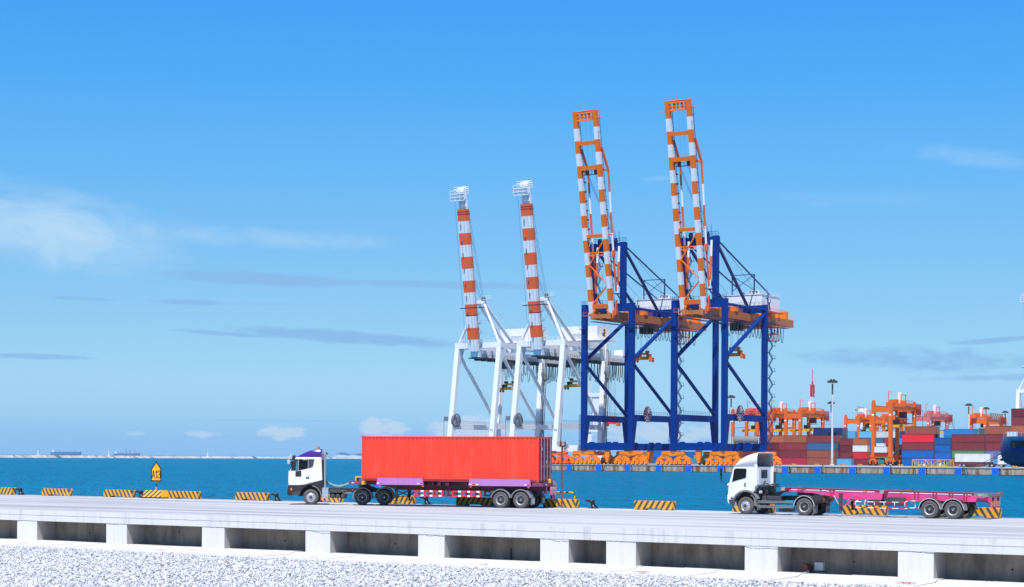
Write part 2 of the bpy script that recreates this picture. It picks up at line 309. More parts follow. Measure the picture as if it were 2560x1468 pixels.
gl = nd('ShaderNodeBsdfAnisotropic', t); gl.inputs['Roughness'].default_value = .12; gl.inputs['Color'].default_value = (.9, .95, 1, 1); lk(bp.outputs[0], gl.inputs['Normal'])
fr = nd('ShaderNodeFresnel', t); fr.inputs[0].default_value = 1.33; lk(bp.outputs[0], fr.inputs['Normal'])
ms = nd('ShaderNodeMixShader', t); lk(mth('MULTIPLY', fr.outputs[0], .25, t), ms.inputs[0]); lk(df.outputs[0], ms.inputs[1]); lk(gl.outputs[0], ms.inputs[2])
lk(ms.outputs[0], t.nodes['Material Output'].inputs[0]); M['sea'] = m
# ================================================================ SETTING
DZ, SEA, QZ, QY, JY0, JY1 = 1.86, .44, 2.75, 549.0, 73.0, 100.2
g = MB(); g.add([(-1500, -1500, 0), (1500, -1500, 0), (1500, 74.2, 0), (-1500, 74.2, 0)], [(0, 1, 2, 3)])
tag(ob('ground', g, M['groundbed'], loc=(0, 0, -.06)), kind='structure')
g = MB(); g.add([(-30000, 0, 0), (30000, 0, 0), (30000, 42000, 0), (-30000, 42000, 0)], [(0, 1, 2, 3)])
tag(ob('sea', g, M['sea'], loc=(0, 90, SEA)), kind='structure')
# concrete apron along the foot of the jetty, its slabs with open joints
ap = MB(); xs = -120.0
while xs < -8:
    wd = 2.02 + rng.uniform(-.02, .02); dz = rng.uniform(0, .03)
    ap.add([(xs, 68.0 + rng.uniform(-.1, .1), -.02), (xs + wd - .035, 68.0 + rng.uniform(-.1, .1), -.02), (xs + wd - .035, 72.25, .02 + dz), (xs, 72.25, .02 + dz),
            (xs + wd - .035, 72.6, .10 + dz), (xs, 72.6, .10 + dz), (xs + wd - .035, 73.4, .10 + dz), (xs, 73.4, .10 + dz), (xs, 68.0, -.3), (xs + wd - .035, 68, -.3)],
           [(0, 1, 2, 3), (3, 2, 4, 5), (5, 4, 6, 7), (8, 9, 1, 0), (1, 9, 6, 4, 2), (8, 0, 3, 5, 7)])
    xs += wd
apron = tag(ob('pavement', ap, M['apron']), kind='structure')
def painted(txt, px, py, size, slant=.0):
    p = onZ(px, py, .05); mb = text_mb(txt, size)
    mb.v = [(x + slant * y, y * 1.5, z) for x, y, z in mb.v]
    o = ob('painted_number', mb, M['marks'], apron, (p.x, p.y, .075 if p.y > 72.2 else .075), rz=R(-8))
painted('280', 2265, 1458, .52); painted('290', 1603, 1431, .48); painted('2', 1209, 1412, .45); painted('2', 1216, 1413, .2); painted('3', 783, 1394, .45); painted('27', 400, 1376, .42); painted('2', 58, 1359, .45)
# ---- jetty
jet = thing('concrete_jetty', 'pale concrete jetty on square piers carrying the two trucks', 'jetty', (0, 0, 0))
d = MB(); d.box(-420, 160, JY0 + .003, JY1, 1.30, DZ)
ob('deck', d, M['deck'], jet)
d = MB(); jx = onY(1475, 1330, JY0).x
for a, b in ((-420, jx - .02), (jx + .02, 160)):
    d.box(a, b, JY0 - .012, JY0 + .42, 1.57, DZ - .004); d.box(a, b, JY0, JY0 + .42, 1.235, 1.568)
d.box(jx - .02, jx + .02, JY0 + .05, JY0 + .42, 1.235, DZ - .01)
ob('edge_beam', d, M['fascia'], jet)
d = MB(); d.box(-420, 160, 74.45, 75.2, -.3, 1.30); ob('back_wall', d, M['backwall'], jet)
PIERS = [(42, 91), (264.7, 315.7), (504, 559.7), (763, 824), (1044.7, 1110), (1350, 1420.6), (1515, 1588.7), (1861.5, 1943), (2244.6, 2333.6)]
prs = [(onY(a, 1400, JY0).x, onY(b, 1400, JY0).x) for a, b in PIERS]
sp_ = (prs[0][0] - prs[4][0]) / 4
prs = [(prs[0][0] + sp_ * k, prs[0][1] + sp_ * k) for k in (1, 2, 3)] + prs + [(prs[-1][0] - sp_ * k, prs[-1][1] - sp_ * k) for k in (1, 2)]
for i, (a, b) in enumerate(prs):
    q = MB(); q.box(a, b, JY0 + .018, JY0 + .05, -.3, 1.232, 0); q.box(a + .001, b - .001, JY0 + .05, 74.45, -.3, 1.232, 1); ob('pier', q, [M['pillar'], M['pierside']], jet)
    q = MB(); n = 26; z = 1.225; pts = []
    for k in range(n + 1):
        z += rng.uniform(-.022, .02); z = min(max(z, 1.13), 1.25); pts.append((a - .05 + (b - a + .1) * k / n, z))
    for k in range(n):
        h = rng.uniform(.012, .035)
        q.add([(pts[k][0], JY0 - .0035, pts[k][1]), (pts[k + 1][0], JY0 - .0035, pts[k + 1][1]), (pts[k + 1][0], JY0 - .0035, pts[k + 1][1] - h), (pts[k][0], JY0 - .0035, pts[k][1] - h)], [(3, 2, 1, 0)])
    xm = [p for p in q.v]; q.v = [(x, JY0 + .015 if zz < 1.232 else JY0 - .0035, zz) for x, y, zz in q.v]
    ob('joint_crack', q, M['grey'], jet)
# drain pipes and weep holes in the back wall
for px, py, h in ((90, 1345, .7), (780, 1346, 0), (1278, 1373, .9), (988, 1360, 0), (713, 1352, 0), (2135, 1404, 0), (2531, 1424, 0), (448, 1330, 0), (224, 1332, 0)):
    p = onY(px, py, 74.44); q = MB(); q.lathe([(.0, -.004), (.05, -.004), (.05, 0)], (p.x, 74.45, p.z), 'y', 10)
    if h: q.box(p.x - .02, p.x + .02, 74.40, 74.445, .08, p.z)
    ob('weep_hole', q, M['black'], jet)
p = onY(2020, 1418, 74.3); q = MB()
q.tube((p.x, 73.9, p.z), (p.x, 74.45, p.z), .16, 14, 0); q.tube((p.x, 74.1, p.z - .6), (p.x, 74.1, p.z), .13, 12, 1); q.box(p.x + .35, p.x + .75, 74.2, 74.44, p.z - .12, p.z + .22, 1)
ob('valve_pipe', q, [M['polebrown'], M['pillar']], jet)
# ---- gravel
gx, gy = [], []
def edge_x(px, Y): q = ray(px, 1460); return q.x / q.y * Y
tot = 0
ico_t = (1 + 5 ** .5) / 2
IV = np.array([(-1, ico_t, 0), (1, ico_t, 0), (-1, -ico_t, 0), (1, -ico_t, 0), (0, -1, ico_t), (0, 1, ico_t), (0, -1, -ico_t), (0, 1, -ico_t), (ico_t, 0, -1), (ico_t, 0, 1), (-ico_t, 0, -1), (-ico_t, 0, 1)]); IV /= np.linalg.norm(IV[0])
IF = np.array([(0, 11, 5), (0, 5, 1), (0, 1, 7), (0, 7, 10), (0, 10, 11), (1, 5, 9), (5, 11, 4), (11, 10, 2), (10, 7, 6), (7, 1, 8), (3, 9, 4), (3, 4, 2), (3, 2, 6), (3, 6, 8), (3, 8, 9), (4, 9, 5), (2, 4, 11), (6, 2, 10), (8, 6, 7), (9, 8, 1)])
P = []
Yc = rng.uniform(44, 68.7, 150000); Xc = rng.uniform(-100, -18, 150000)
bot = lambda X: 48.45 + (X + 53.56) * .79      # line of the frame's lower edge on the ground
for x, y in zip(Xc, Yc):
    if y > bot(x) - 4 and edge_x(-60, y) < x < edge_x(2620, y): P.append((x, y))
P = np.array(P); n = len(P)
sz = .034 + .078 * rng.beta(1.3, 4.2, n) + (rng.random(n) < .02) * .06
ax = rng.normal(size=(n, 3, 3)); 
Q = np.linalg.qr(ax)[0]
jit = IV[None] * (1 + rng.uniform(-.36, .36, (n, 12, 1))) * np.stack([np.ones(n) * 1.3, rng.uniform(.7, 1.1, n), rng.uniform(.42, .8, n)], -1)[:, None, :]
V = np.einsum('nij,nkj->nki', Q, jit) * sz[:, None, None]
edge = np.clip((68.7 - P[:, 1]) / 1.4, 0, 1)
V[:, :, 0] += P[:, 0:1]; V[:, :, 1] += P[:, 1:2]; V[:, :, 2] += (-.03 + edge * rng.uniform(0, .20, n))[:, None]
me = bpy.data.meshes.new('gravel'); nv = n * 12; nf = n * 20
fi = (IF[None] + (np.arange(n) * 12)[:, None, None]).reshape(-1)
me.vertices.add(nv); me.vertices.foreach_set('co', V.reshape(-1)); me.loops.add(nf * 3); me.loops.foreach_set('vertex_index', fi.astype(np.int32))
me.polygons.add(nf); me.polygons.foreach_set('loop_start', np.arange(nf, dtype=np.int32) * 3); me.polygons.foreach_set('loop_total', np.full(nf, 3, np.int32))
me.update(calc_edges=True); me.materials.append(M['stones'])
grv = bpy.data.objects.new('gravel', me); sc.collection.objects.link(grv); tag(grv, kind='stuff')
# ================================================================ JETTY FURNITURE
def barrier(name, xl, xr, yb, mat, label, left_hidden=0):
    a = onZ(xl, yb, DZ); b = onZ(xr, yb, DZ)
    Y = 99.0; xa = onY(xl, yb, Y).x; xb = onY(xr, yb, Y).x - .30
    Lh = (xb - xa) / 2; q = MB(); y0, y1 = -.22, .22
    q.prism([(-Lh, 0), (-Lh + .75, 0), (-Lh + .85, .09), (Lh - .95, .09), (Lh - .85, 0), (Lh, 0), (Lh, .53), (Lh - .03, .56), (-Lh + .03, .56), (-Lh, .53)], y0, y1)
    o = ob(name, q, mat, loc=((xa + xb) / 2, Y + .22, DZ), bev=.02)
    return tag(o, label, 'wheel stop', 'striped wheel stops along the jetty edge')
LAB = 'black and yellow striped concrete wheel stop '
barrier('wheel_stop', -30, 36, 1235, M['stripe_fwd'], LAB + 'cut off by the left frame edge')
barrier('wheel_stop', 104, 178.5, 1239.3, M['stripe_worn'], 'worn striped wheel stop with paint flaked to grey, standing alone at left')
barrier('wheel_stop', 258.6, 336.5, 1243.3, M['stripe_back'], LAB + 'left of the yellow sign')
barrier('wheel_stop', 421, 501, 1248.3, M['stripe_back'], LAB + 'right of the yellow sign base')
barrier('wheel_stop', 588, 672.5, 1252.5, M['stripe_back'], LAB + 'left of the purple-topped cab')
barrier('wheel_stop', 775, 858, 1257.3, M['stripe_worn'], LAB + 'seen behind the purple-topped tractor wheels')
barrier('wheel_stop', 960, 1039.5, 1261.5, M['stripe_fwd'], LAB + 'behind the landing legs of the loaded trailer')
barrier('wheel_stop', 1140, 1240, 1266.3, M['stripe_fwd'], LAB + 'half hidden by the loaded trailer wheels')
barrier('wheel_stop', 1357, 1449.5, 1271.3, M['stripe_back'], LAB + 'under the yellow and black pipe rail')
barrier('wheel_stop', 1584.6, 1692.5, 1277.6, M['stripe_fwd'], LAB + 'standing alone between the two trucks')
barrier('wheel_stop', 1830.7, 1944, 1284.2, M['stripe_back'], LAB + 'behind the white cab front wheel')
barrier('wheel_stop', 2105, 2226, 1291.3, M['stripe_back'], LAB + 'below the pink trailer middle')
barrier('wheel_stop', 2388, 2511, 1298, M['stripe_back'], LAB + 'below the pink trailer rear end')
def bollard(px, yb, label, first=None):
    p = onY(px, yb, 99.55)
    if first: return copy_tree(first, label, loc=(p.x, 99.55, DZ))
    t = thing('mooring_bollard', label, 'bollard', (p.x, 99.55, DZ), R(8), 'black mooring bollards along the jetty edge')
    q = MB(); q.lathe([(.33, 0), (.33, .045), (.30, .06), (.25, .08)], (0.12, 0, 0), 'z', 24); 
    for k in range(6): q.lathe([(.03, .1), (.03, .12), (0, .12)], (.12 + .28 * math.cos(k * 1.05), .28 * math.sin(k * 1.05), -.04), 'z', 6, 1)
    ob('base_plate', q, [M['bollard'], M['lightgrey']], t)
    q = MB(); n = 20; v = []
    secs = [(.07, .26, .26, .13), (.13, .19, .21, .10), (.22, .14, .17, .05), (.32, .14, .17, .01), (.38, .17, .19, -.04), (.41, .30, .23, -.14), (.47, .31, .24, -.15), (.51, .27, .2, -.12), (.53, .1, .1, -.1)]
    for z, rx, ry, ox in secs:
        for k in range(n): a = 2 * math.pi * k / n; v.append((ox + rx * math.cos(a), ry * math.sin(a), z))
    q.add(v, [(j * n + k, j * n + (k + 1) % n, (j + 1) * n + (k + 1) % n, (j + 1) * n + k) for j in range(len(secs) - 1) for k in range(n)], 0, True)
    ob('head', q, M['bollard'], t)
    return t
bl = bollard(51, 1234.5, 'black hooked mooring bollard nearest the left frame edge')
bollard(352, 1246, 'black mooring bollard half hidden by the yellow sign base', bl)
bollard(691, 1251, 'black mooring bollard just left of the purple-topped cab', bl)
bollard(1065, 1260, 'black mooring bollard seen under the loaded trailer', bl)
bollard(1481, 1270, 'black mooring bollard right of the pipe rail', bl)
# sign
p = onZ(388, 1246, DZ); sg = thing('berth_sign', 'yellow arrow-topped board reading A13 on a striped block', 'sign', (p.x, 98.9, DZ))
bl_ = 1.02; q = MB(); bt = [(-bl_, 0), (bl_, 0), (bl_, .10), (bl_ * .70, .58), (-bl_ * .70, .58), (-bl_, .10)]
v = []
for z, sx, sy in ((.0, 1.02, .56), (.09, 1.02, .56)): v += [(-bl_ * sx, -sy, z), (bl_ * sx, -sy, z), (bl_ * sx, sy, z), (-bl_ * sx, sy, z)]
q.add(v, [(0, 1, 5, 4), (1, 2, 6, 5), (2, 3, 7, 6), (3, 0, 4, 7), (4, 5, 6, 7)], 1)
v = [(-bl_, -.55, .09), (bl_, -.55, .09), (bl_, .55, .09), (-bl_, .55, .09), (-bl_ * .78, -.30, .60), (bl_ * .78, -.30, .60), (bl_ * .78, .30, .60), (-bl_ * .78, .30, .60)]
q.add(v, [(0, 1, 5, 4), (2, 3, 7, 6), (4, 5, 6, 7)], 0); q.add(v, [(1, 2, 6, 5), (3, 0, 4, 7)], 2)
ob('base_block', q, [M['stripe_base'], M['black'], M['yellow']], sg)
q = MB()
for k in range(8): q.tube((-.03, 0, .58 + k * .27), (-.03, 0, .85 + k * .27), .045, 10, k % 2)
ob('post', q, [M['yellow'], M['black']], sg)
bw, z0, z1, z2 = .40, 1.25, 2.18, 2.74
bd = MB(); bd.prism([(-bw, z0), (bw, z0), (bw, z1), (0.02, z2), (-bw, z1)], -.085, -.05, 1); bd.prism([(-bw + .08, z0 + .085), (bw - .08, z0 + .085), (bw - .08, z1 - .03), (.02, z2 - .14), (-bw + .08, z1 - .03)], -.089, -.086, 0)
tl = MB()
T0 = 2.08; T1 = 1.52
def strokes(mb, segs, wd, m=0):
    for (x0, za), (x1, zb) in segs:
        dx, dz_ = x1 - x0, zb - za; l = math.hypot(dx, dz_); nx, nz = -dz_ / l * wd / 2, dx / l * wd / 2; ex, ez = dx / l * wd / 2, dz_ / l * wd / 2
        mb.add([(x0 - ex + nx, -.0915, za - ez + nz), (x0 - ex - nx, -.0915, za - ez - nz), (x1 + ex - nx, -.0915, zb + ez - nz), (x1 + ex + nx, -.0915, zb + ez + nz)], [(0, 1, 2, 3)], m)
strokes(tl, [((-.30, 1.50), (-.21, 2.02)), ((-.19, 2.02), (-.10, 1.50)), ((-.25, 1.66), (-.15, 1.66)), ((-.21, 2.02), (-.19, 2.02)),
             ((.045, 1.50), (.045, 2.02)), ((.04, 2.01), (-.01, 1.93)),
             ((.16, 2.02), (.28, 2.02)), ((.31, 1.98), (.31, 1.80)), ((.30, 1.77), (.22, 1.77)), ((.31, 1.74), (.31, 1.54)), ((.28, 1.50), (.16, 1.50)), ((.13, 1.98), (.13, 1.92)), ((.13, 1.54), (.13, 1.62))], .054)
bo = ob('board', bd, [M['yellow'], M['black']], sg, rz=PHI * .75)
ob('lettering', tl, M['ink'], bo)
# pipe rail and lamp post
def rail_pt(px, py): return onY(px, py, 99.6)
a = rail_pt(1378, 1251).x; b = rail_pt(1436.5, 1251).x
rl = thing('pipe_rail', 'black and yellow bent pipe rail behind the loaded trailer', 'railing', ((a + b) / 2, 99.6, DZ))
q = MB(); h = .98; hw = (b - a) / 2; pts = [(-hw, 0, 0), (-hw, 0, h - .2), (-hw + .08, 0, h - .06), (-hw + .2, 0, h), (hw - .2, 0, h), (hw - .08, 0, h - .06), (hw, 0, h - .2), (hw, 0, 0)]
acc = 0
for i in range(7):
    A, B = Vector(pts[i]), Vector(pts[i + 1]); l = (B - A).length; k = 0; ns = max(1, round(l / .22))
    for j in range(ns): q.tube(A.lerp(B, j / ns), A.lerp(B, (j + 1) / ns), .045, 10, (i + j) % 2)
ob('pipe', q, [M['yellow'], M['black']], rl)
x = onY(1404.5, 1251, 99.0).x
lp = thing('floodlight_post', 'thin brown post with two small floodlights behind the loaded trailer', 'lamp post', (x, 99.0, DZ))
q = MB(); q.tube((0, 0, 0), (0, 0, 3.9), .055, 10); q.beam((-.2, 0, 3.9), (.22, 0, 3.9), .06); ob('post', q, M['polebrown'], lp)
for sx in (-.17, .16):
    q = MB(); q.box(sx - .11, sx + .11, -.16, .02, 3.93, 4.2, 0); q.box(sx - .09, sx + .09, -.164, -.161, 3.95, 4.18, 1); ob('floodlight', q, [M['rtgdark'], M['lampglass']], lp, bev=.012)
q = MB(); q.path([(.25, 0, 4.1), (.36, 0, 4.0), (.36, 0, 3.8), (.25, 0, 3.72), (.1, 0, 3.8)], .012); ob('loop_cable', q, M['black'], lp)
# ================================================================ TRUCKS (x runs towards the rear, y away from the viewer, z up from the deck)
def wheel(parent, x, side, r=.51, dual=False, front=False, hub='rim', w=.29, W=2.48, dirty=0):
    """side 0: near flank at y=0, side 1: far flank at y=W"""
    def place(prof): return [(a, (h if side == 0 else W - h)) for a, h in prof]
    q = MB()
    for k in range(2 if dual else 1):
        o = k * (w + .03)
        q.lathe(place([(r * .60, o + .05), (r * .64, o + .012), (r * .80, o), (r * .93, o + .012), (r * .985, o + .035), (r, o + .06), (r, o + w * .33), (r * .985, o + w * .34), (r * .985, o + w * .38), (r, o + w * .39),
                       (r, o + w * .61), (r * .985, o + w * .62), (r * .985, o + w * .66), (r, o + w * .67), (r, o + w - .06), (r * .985, o + w - .035), (r * .80, o + w), (r * .62, o + w - .03), (r * .58, o + w * .5), (r * .60, o + .05)]), (x, 0, r), 'y', 36)
    t = ob('wheel', q, M['tyre'], parent)
    q = MB()
    if front:
        q.lathe(place([(r * .60, .03), (r * .585, .015), (r * .55, .03), (r * .52, .045), (r * .33, -.005), (r * .28, -.01), (r * .22, .0), (r * .20, -.05), (r * .17, -.06), (0, -.06)]), (x, 0, r), 'y', 32, 0)
        for k in range(10):
            a = k * math.pi / 5; s2 = -1 if side == 0 else 1
            cx, cz = x + r * .43 * math.cos(a), r + r * .43 * math.sin(a); y = .018 if side == 0 else W - .018
            q.tube((cx, y + .01, cz), (cx, y - .002 if side == 0 else y + .002, cz), .028, 8, 1)
            cx, cz = x + r * .27 * math.cos(a + .3), r + r * .27 * math.sin(a + .3); y = -.008 if side == 0 else W + .008
            q.tube((cx, y, cz), (cx, y + .03 * s2, cz), .018, 6, 2)
        q.lathe(place([(r * .20, -.052), (r * .19, -.064), (0, -.064)]), (x, 0, r), 'y', 20, 1)
    else:
        q.lathe(place([(r * .615, .03), (r * .60, .012), (r * .57, .02), (r * .545, .055), (r * .49, .085)]), (x, 0, r), 'y', 32, 0)
        q.lathe(place([(r * .50, .085), (r * .40, .09), (r * .31, .075), (r * .26, .065), (r * .22, .06), (r * .17, .03), (0, .028)]), (x, 0, r), 'y', 28, 1 if hub != 'rim' else 2)
        q.lathe(place([(r * .10, .028), (r * .09, .012), (0, .010)]), (x, 0, r), 'y', 14, 2)
        for k in range(10):
            a = k * math.pi / 5; cx, cz = x + r * .31 * math.cos(a), r + r * .31 * math.sin(a); y = .07 if side == 0 else W - .07
            q.tube((cx, y, cz), (cx, y - .05 if side == 0 else y + .05, cz), .018, 6, 2 if hub == 'rim' else 3)
        for k in range(5):
            a = k * math.pi * 2 / 5 + .2; cx, cz = x + r * .43 * math.cos(a), r + r * .43 * math.sin(a); y = .086 if side == 0 else W - .086
            q.tube((cx, y, cz), (cx, y - .004 if side == 0 else y + .004, cz), .035, 8, 3)
    ob('rim', q, [M['rim'], M['rimdark'] if not front else M['black'], M['steel'], M['black']] if not front else [M['rim'], M['rimdark'], M['steel']], t)
    return t
def arcpts(cx, cz, r, a0, a1, n=14): return [(cx + r * math.cos(R(a0 + (a1 - a0) * i / n)), cz + r * math.sin(R(a0 + (a1 - a0) * i / n))) for i in range(n + 1)]
def fender(parent, x, side, r=.66, a0=-2, a1=182, y=.60, mat='grey', W=2.48, th=.03, cz=.51, rim=None):
    y0, y1 = (0, y) if side == 0 else (W - y, W); q = MB(); q.arc(x, cz, r, r + th, a0, a1, y0, y1, 14, 0)
    if rim: q.arc(x, cz, r - .004, r + th + .002, a0, a1, (y0 - .012) if side == 0 else y1, y0 if side == 0 else y1 + .012, 14, 1)
    else: q.arc(x, cz, r - .04, r + th, a0, a1, (y0 - .012) if side == 0 else y1, y0 if side == 0 else y1 + .012, 14, 0)
    return ob('mudguard', q, [M[mat], M[rim or mat]], parent)
# ---------------------------------------------------------------- truck with red container
p1 = onZ(776.9, 1262.4, DZ); RZ1 = R(12.4)
T1 = thing('tractor_unit', 'white tractor unit with purple roof fairing and black lower skirt', 'truck', (p1.x, p1.y, DZ), R(35.5))
q = MB()
q.prism([(-1.62, 1.27), (-1.635, 1.7), (-1.62, 2.19), (-1.50, 2.24), (-1.12, 3.08), (-.95, 3.12), (.75, 3.12), (.82, 1.61), (-.10, 1.40), (-.5, 1.30), (-.91, 1.27)], .04, 2.44)
cab = ob('cab', q, M['white'], T1, bev=.05, seg=3)
q = MB(); dz_ = 0
q.prism([(-1.5, 2.225), (-1.145, 3.0), (-1.06, 3.0), (-1.2, 2.225)], .10, 2.38, 0)
q.add([(-1.545, .12, 2.21), (-1.545, 2.36, 2.21), (-1.15, 2.32, 3.02), (-1.15, .16, 3.02), (-1.50, .12, 2.21), (-1.50, 2.36, 2.21), (-1.10, 2.32, 3.02), (-1.10, .16, 3.02)], [(0, 3, 2, 1), (0, 4, 7, 3), (1, 2, 6, 5), (3, 7, 6, 2)], 0)
ob('windscreen', q, M['glass'], cab)
for yy, yo in ((.026, .041), (2.439, 2.454)):
    q = MB(); q.prism([(-.905, 2.245), (-.885, 2.985), (-.215, 2.985), (-.225, 2.375)], yy, yo); ob('side_window', q, M['glass'], cab)
    q = MB(); q.prism([(-.20, 2.38), (-.195, 2.985), (.235, 2.985), (.20, 2.76), (.14, 2.53), (.08, 2.45)], yy, yo); ob('rear_quarter_window', q, M['glassgrey'], cab)
    q = MB(); q.prism([(-1.47, 2.225), (-1.14, 2.98), (-.91, 2.985), (-.93, 2.24)], yy + .003, yo - .003, 0); q.prism([(-1.12, 2.27), (-1.02, 2.86), (-.95, 2.88), (-.97, 2.28)], yy, yo, 1); ob('front_quarter_panel', q, [M['blackplastic'], M['teal']], cab)
for yy in (.036, 2.442):                          # door shut lines and handle
    q = MB(); q.box(-.105, -.095, yy, yy + .004, 1.42, 2.37); q.box(-1.37, -1.36, yy, yy + .004, 1.29, 2.2); q.box(.10, .55, yy, yy + .003, 2.06, 2.065); q.box(.10, .105, yy, yy + .003, 1.70, 2.06); q.box(-.5, -.1, yy, yy + .003, 1.885, 1.89); ob('door_seam', q, M['grey'], cab)
q = MB(); q.box(-.36, -.13, .018, .042, 1.71, 1.83, 0); q.box(-.29, -.20, .012, .02, 1.75, 1.80, 1); ob('door_handle', q, [M['black'], M['steel']], cab, bev=.012)
q = MB(); q.box(-.62, -.28, .010, .026, 2.93, 3.04); ob('door_visor', q, M['lightgrey'], cab, bev=.008)
q = MB(); q.beam((-1.47, .20, 1.29), (-1.45, .20, 1.85), .015); ob('grab_handle', q, M['grey'], cab)
q = MB()                                          # black skirt with the wheel arch cut out
arch = arcpts(0, .50, .80, 14, 172)
q.prism([(-1.64, 1.262), (-.91, 1.262), (-.5, 1.29), (-.10, 1.392), (.81, 1.60), (.83, 1.30), (.80, 1.02)] + arch[1:] + [(-.80, .62), (-1.60, .62), (-1.65, 1.05)], .03, 2.45)
sk = ob('lower_skirt', q, M['blackplastic'], T1, bev=.025)
q = MB(); q.prism([(-1.70, .66), (-1.70, 1.06), (-1.58, 1.09), (-1.36, 1.08), (-1.34, .60), (-1.64, .60)], .0, 2.48, 0); q.prism([(-1.335, .62), (-1.335, .80), (-.86, .86), (-.78, .9), (-.80, .62)], .012, .03, 1); ob('bumper', q, [M['blackplastic'], M['darkgrey']], T1, bev=.03)
q = MB(); q.box(-1.47, -1.36, -.008, .02, .93, 1.10); ob('indicator_lamp', q, M['amber'], T1, bev=.01)
q = MB(); q.arc(0, .50, .80, .835, 20, 165, .02, .30, 14); ob('arch_trim', q, M['blackplastic'], T1)
q = MB(); q.arc(0, .50, .72, .78, -2, 82, .02, .42, 12); ob('mudguard', q, M['grey'], T1)
q = MB()                                          # roof fairing
prof = [(-1.08, 3.115), (-.85, 3.24), (-.63, 3.34), (-.3, 3.47), (.01, 3.575), (.3, 3.625), (.52, 3.65), (.70, 3.655), (.76, 3.62), (.77, 3.115)]
secs = [(.12, 0), (.30, .0)]
v = []; n = len(prof)
for yy, sc2 in ((.06, .42), (.16, .55), (.26, .93), (.40, 1.0), (2.08, 1.0), (2.22, .93), (2.32, .55), (2.42, .42)):
    for x, z in prof: v.append((x, yy, 3.115 + (z - 3.115) * sc2))
f = [(j * n + i, j * n + i + 1, (j + 1) * n + i + 1, (j + 1) * n + i) for j in range(7) for i in range(n - 1)] + [tuple(range(n - 1, -1, -1)), tuple(7 * n + i for i in range(n))]
q.add(v, f, 0, True); ob('roof_fairing', q, M['purple'], T1)
q = MB(); q.lathe([(.10, 0), (.10, .03), (.085, .035), (.085, .16), (.07, .19), (0, .195)], (.50, .55, 3.63), 'z', 14); ob('beacon_lamp', q, M['beacon'], T1)
q = MB(); q.box(-1.46, -1.20, .0, .10, 2.46, 2.86); q.box(-1.40, -1.16, .02, .11, 2.24, 2.44); q.path([(-1.25, .06, 2.85), (-1.18, .03, 3.06), (-1.12, .12, 3.12)], .035); q.path([(-1.20, .1, 2.3), (-1.12, .06, 2.2)], .03); ob('side_mirror', q, M['black'], T1, bev=.03)
q = MB(); q.prism([(-1.33, 3.22), (-1.13, 3.24), (-1.20, 3.0), (-1.42, 2.86)], .05, .30, 0); ob('sun_visor', q, M['black'], T1, bev=.02)
q = MB(); q.box(-1.78, -1.60, .75, .80, 2.66, 2.95); q.path([(-1.6, .78, 2.8), (-1.38, .6, 2.9)], .025); ob('front_mirror', q, M['lightgrey'], T1, bev=.02)
q = MB(); q.prism([(-1.13, 1.85), (-1.12, 2.20), (-.70, 2.23), (-.70, 1.84)], .022, .036); ob('lower_door_panel', q, M['blackplastic'], cab, bev=.006)
q = MB(); q.box(.80, .92, .25, .62, 1.25, 2.95); ob('air_intake', q, M['black'], T1)
q = MB(); q.tube((1.0, .22, 1.12), (1.0, .22, 3.12), .085, 16); q.path([(1.0, .22, 3.1), (1.0, .22, 3.22), (1.05, .22, 3.32), (1.14, .22, 3.38)], .078, 12)
for z in (1.6, 2.3, 2.9): q.lathe([(.095, z), (.095, z + .03)], (1.0, .22, 0), 'z', 16)
st = ob('exhaust_stack', q, M['steel'], T1); q = MB(); q.tube((1.10, .22, 3.35), (1.165, .22, 3.395), .088, 12); ob('exhaust_tip', q, M['black'], st)
q = MB(); q.box(.80, 1.26, .06, .55, .43, 1.12)
for z in (.66, .89): q.box(.795, 1.265, .055, .56, z, z + .012)
ob('step_box', q, M['steel'], T1, bev=.012)
q = MB()
for yy in (.72, 1.68): q.box(.7, 5.75, yy, yy + .08, .84, 1.08)
for x in (1.4, 2.9, 3.3, 4.5, 5.6): q.box(x, x + .12, .8, 1.68, .86, 1.06)
for x in (3.70, 5.25): q.tube((x, .5, .52), (x, 2.0, .52), .10, 10); q.box(x - .18, x + .18, 1.05, 1.45, .38, .75)
q.box(-.1, .1, .4, 2.1, .42, .58); q.box(-1.0, .7, .75, 1.75, .55, 1.28); q.box(1.3, 2.6, .75, .78, .45, .85)
ob('chassis', q, M['chassis'], T1)
q = MB(); q.box(1.34, 2.18, .08, .65, .80, 1.02)
for k in range(8): q.box(1.36 + k * .1, 1.42 + k * .1, .072, .082, .82, 1.0)
ob('battery_box', q, M['darkgrey'], T1, bev=.01)
for k in range(3):
    q = MB(); q.lathe([(0, .10), (.12, .115), (.16, .16), (.16, .62), (0, .62)], (1.58 + k * .36, 0, .60 - k * .02), 'y', 18); ob('air_tank', q, M['darkgrey'], T1)
q = MB(); q.path([(2.2, .1, 1.0), (2.3, .1, .85), (2.45, .12, .75), (2.65, .15, .80), (2.9, .15, .76)], .03); q.path([(2.15, .15, .9), (2.4, .1, .98), (2.6, .2, .88)], .025); q.box(2.45, 2.9, .3, .36, .74, .82); ob('air_pipes', q, M['grey'], T1)
q = MB(); pts = []
for i in range(420):
    t = i / 419; a = i * 2 * math.pi / 10; x = 1.05 + 1.62 * t; z = 1.56 - .13 * t - .30 * 4 * t * (1 - t) * .85; pts.append((x, .85 + .06 * math.cos(a), z + .06 * math.sin(a)))
q.path(pts, .011, 5); 
pts = [(1.05 + 1.6 * t / 20, .95, 1.5 - .05 * t / 20 - .42 * 4 * (t / 20) * (1 - t / 20)) for t in range(21)]; q.path(pts, .018, 6, 1); q.path([(1.0, .6, 2.2), (1.05, .7, 1.8), (1.06, .85, 1.5), (1.15, .85, 1.2)], .018, 6, 1)
ob('coiled_hose', q, [M['hosegreen'], M['black']], T1)
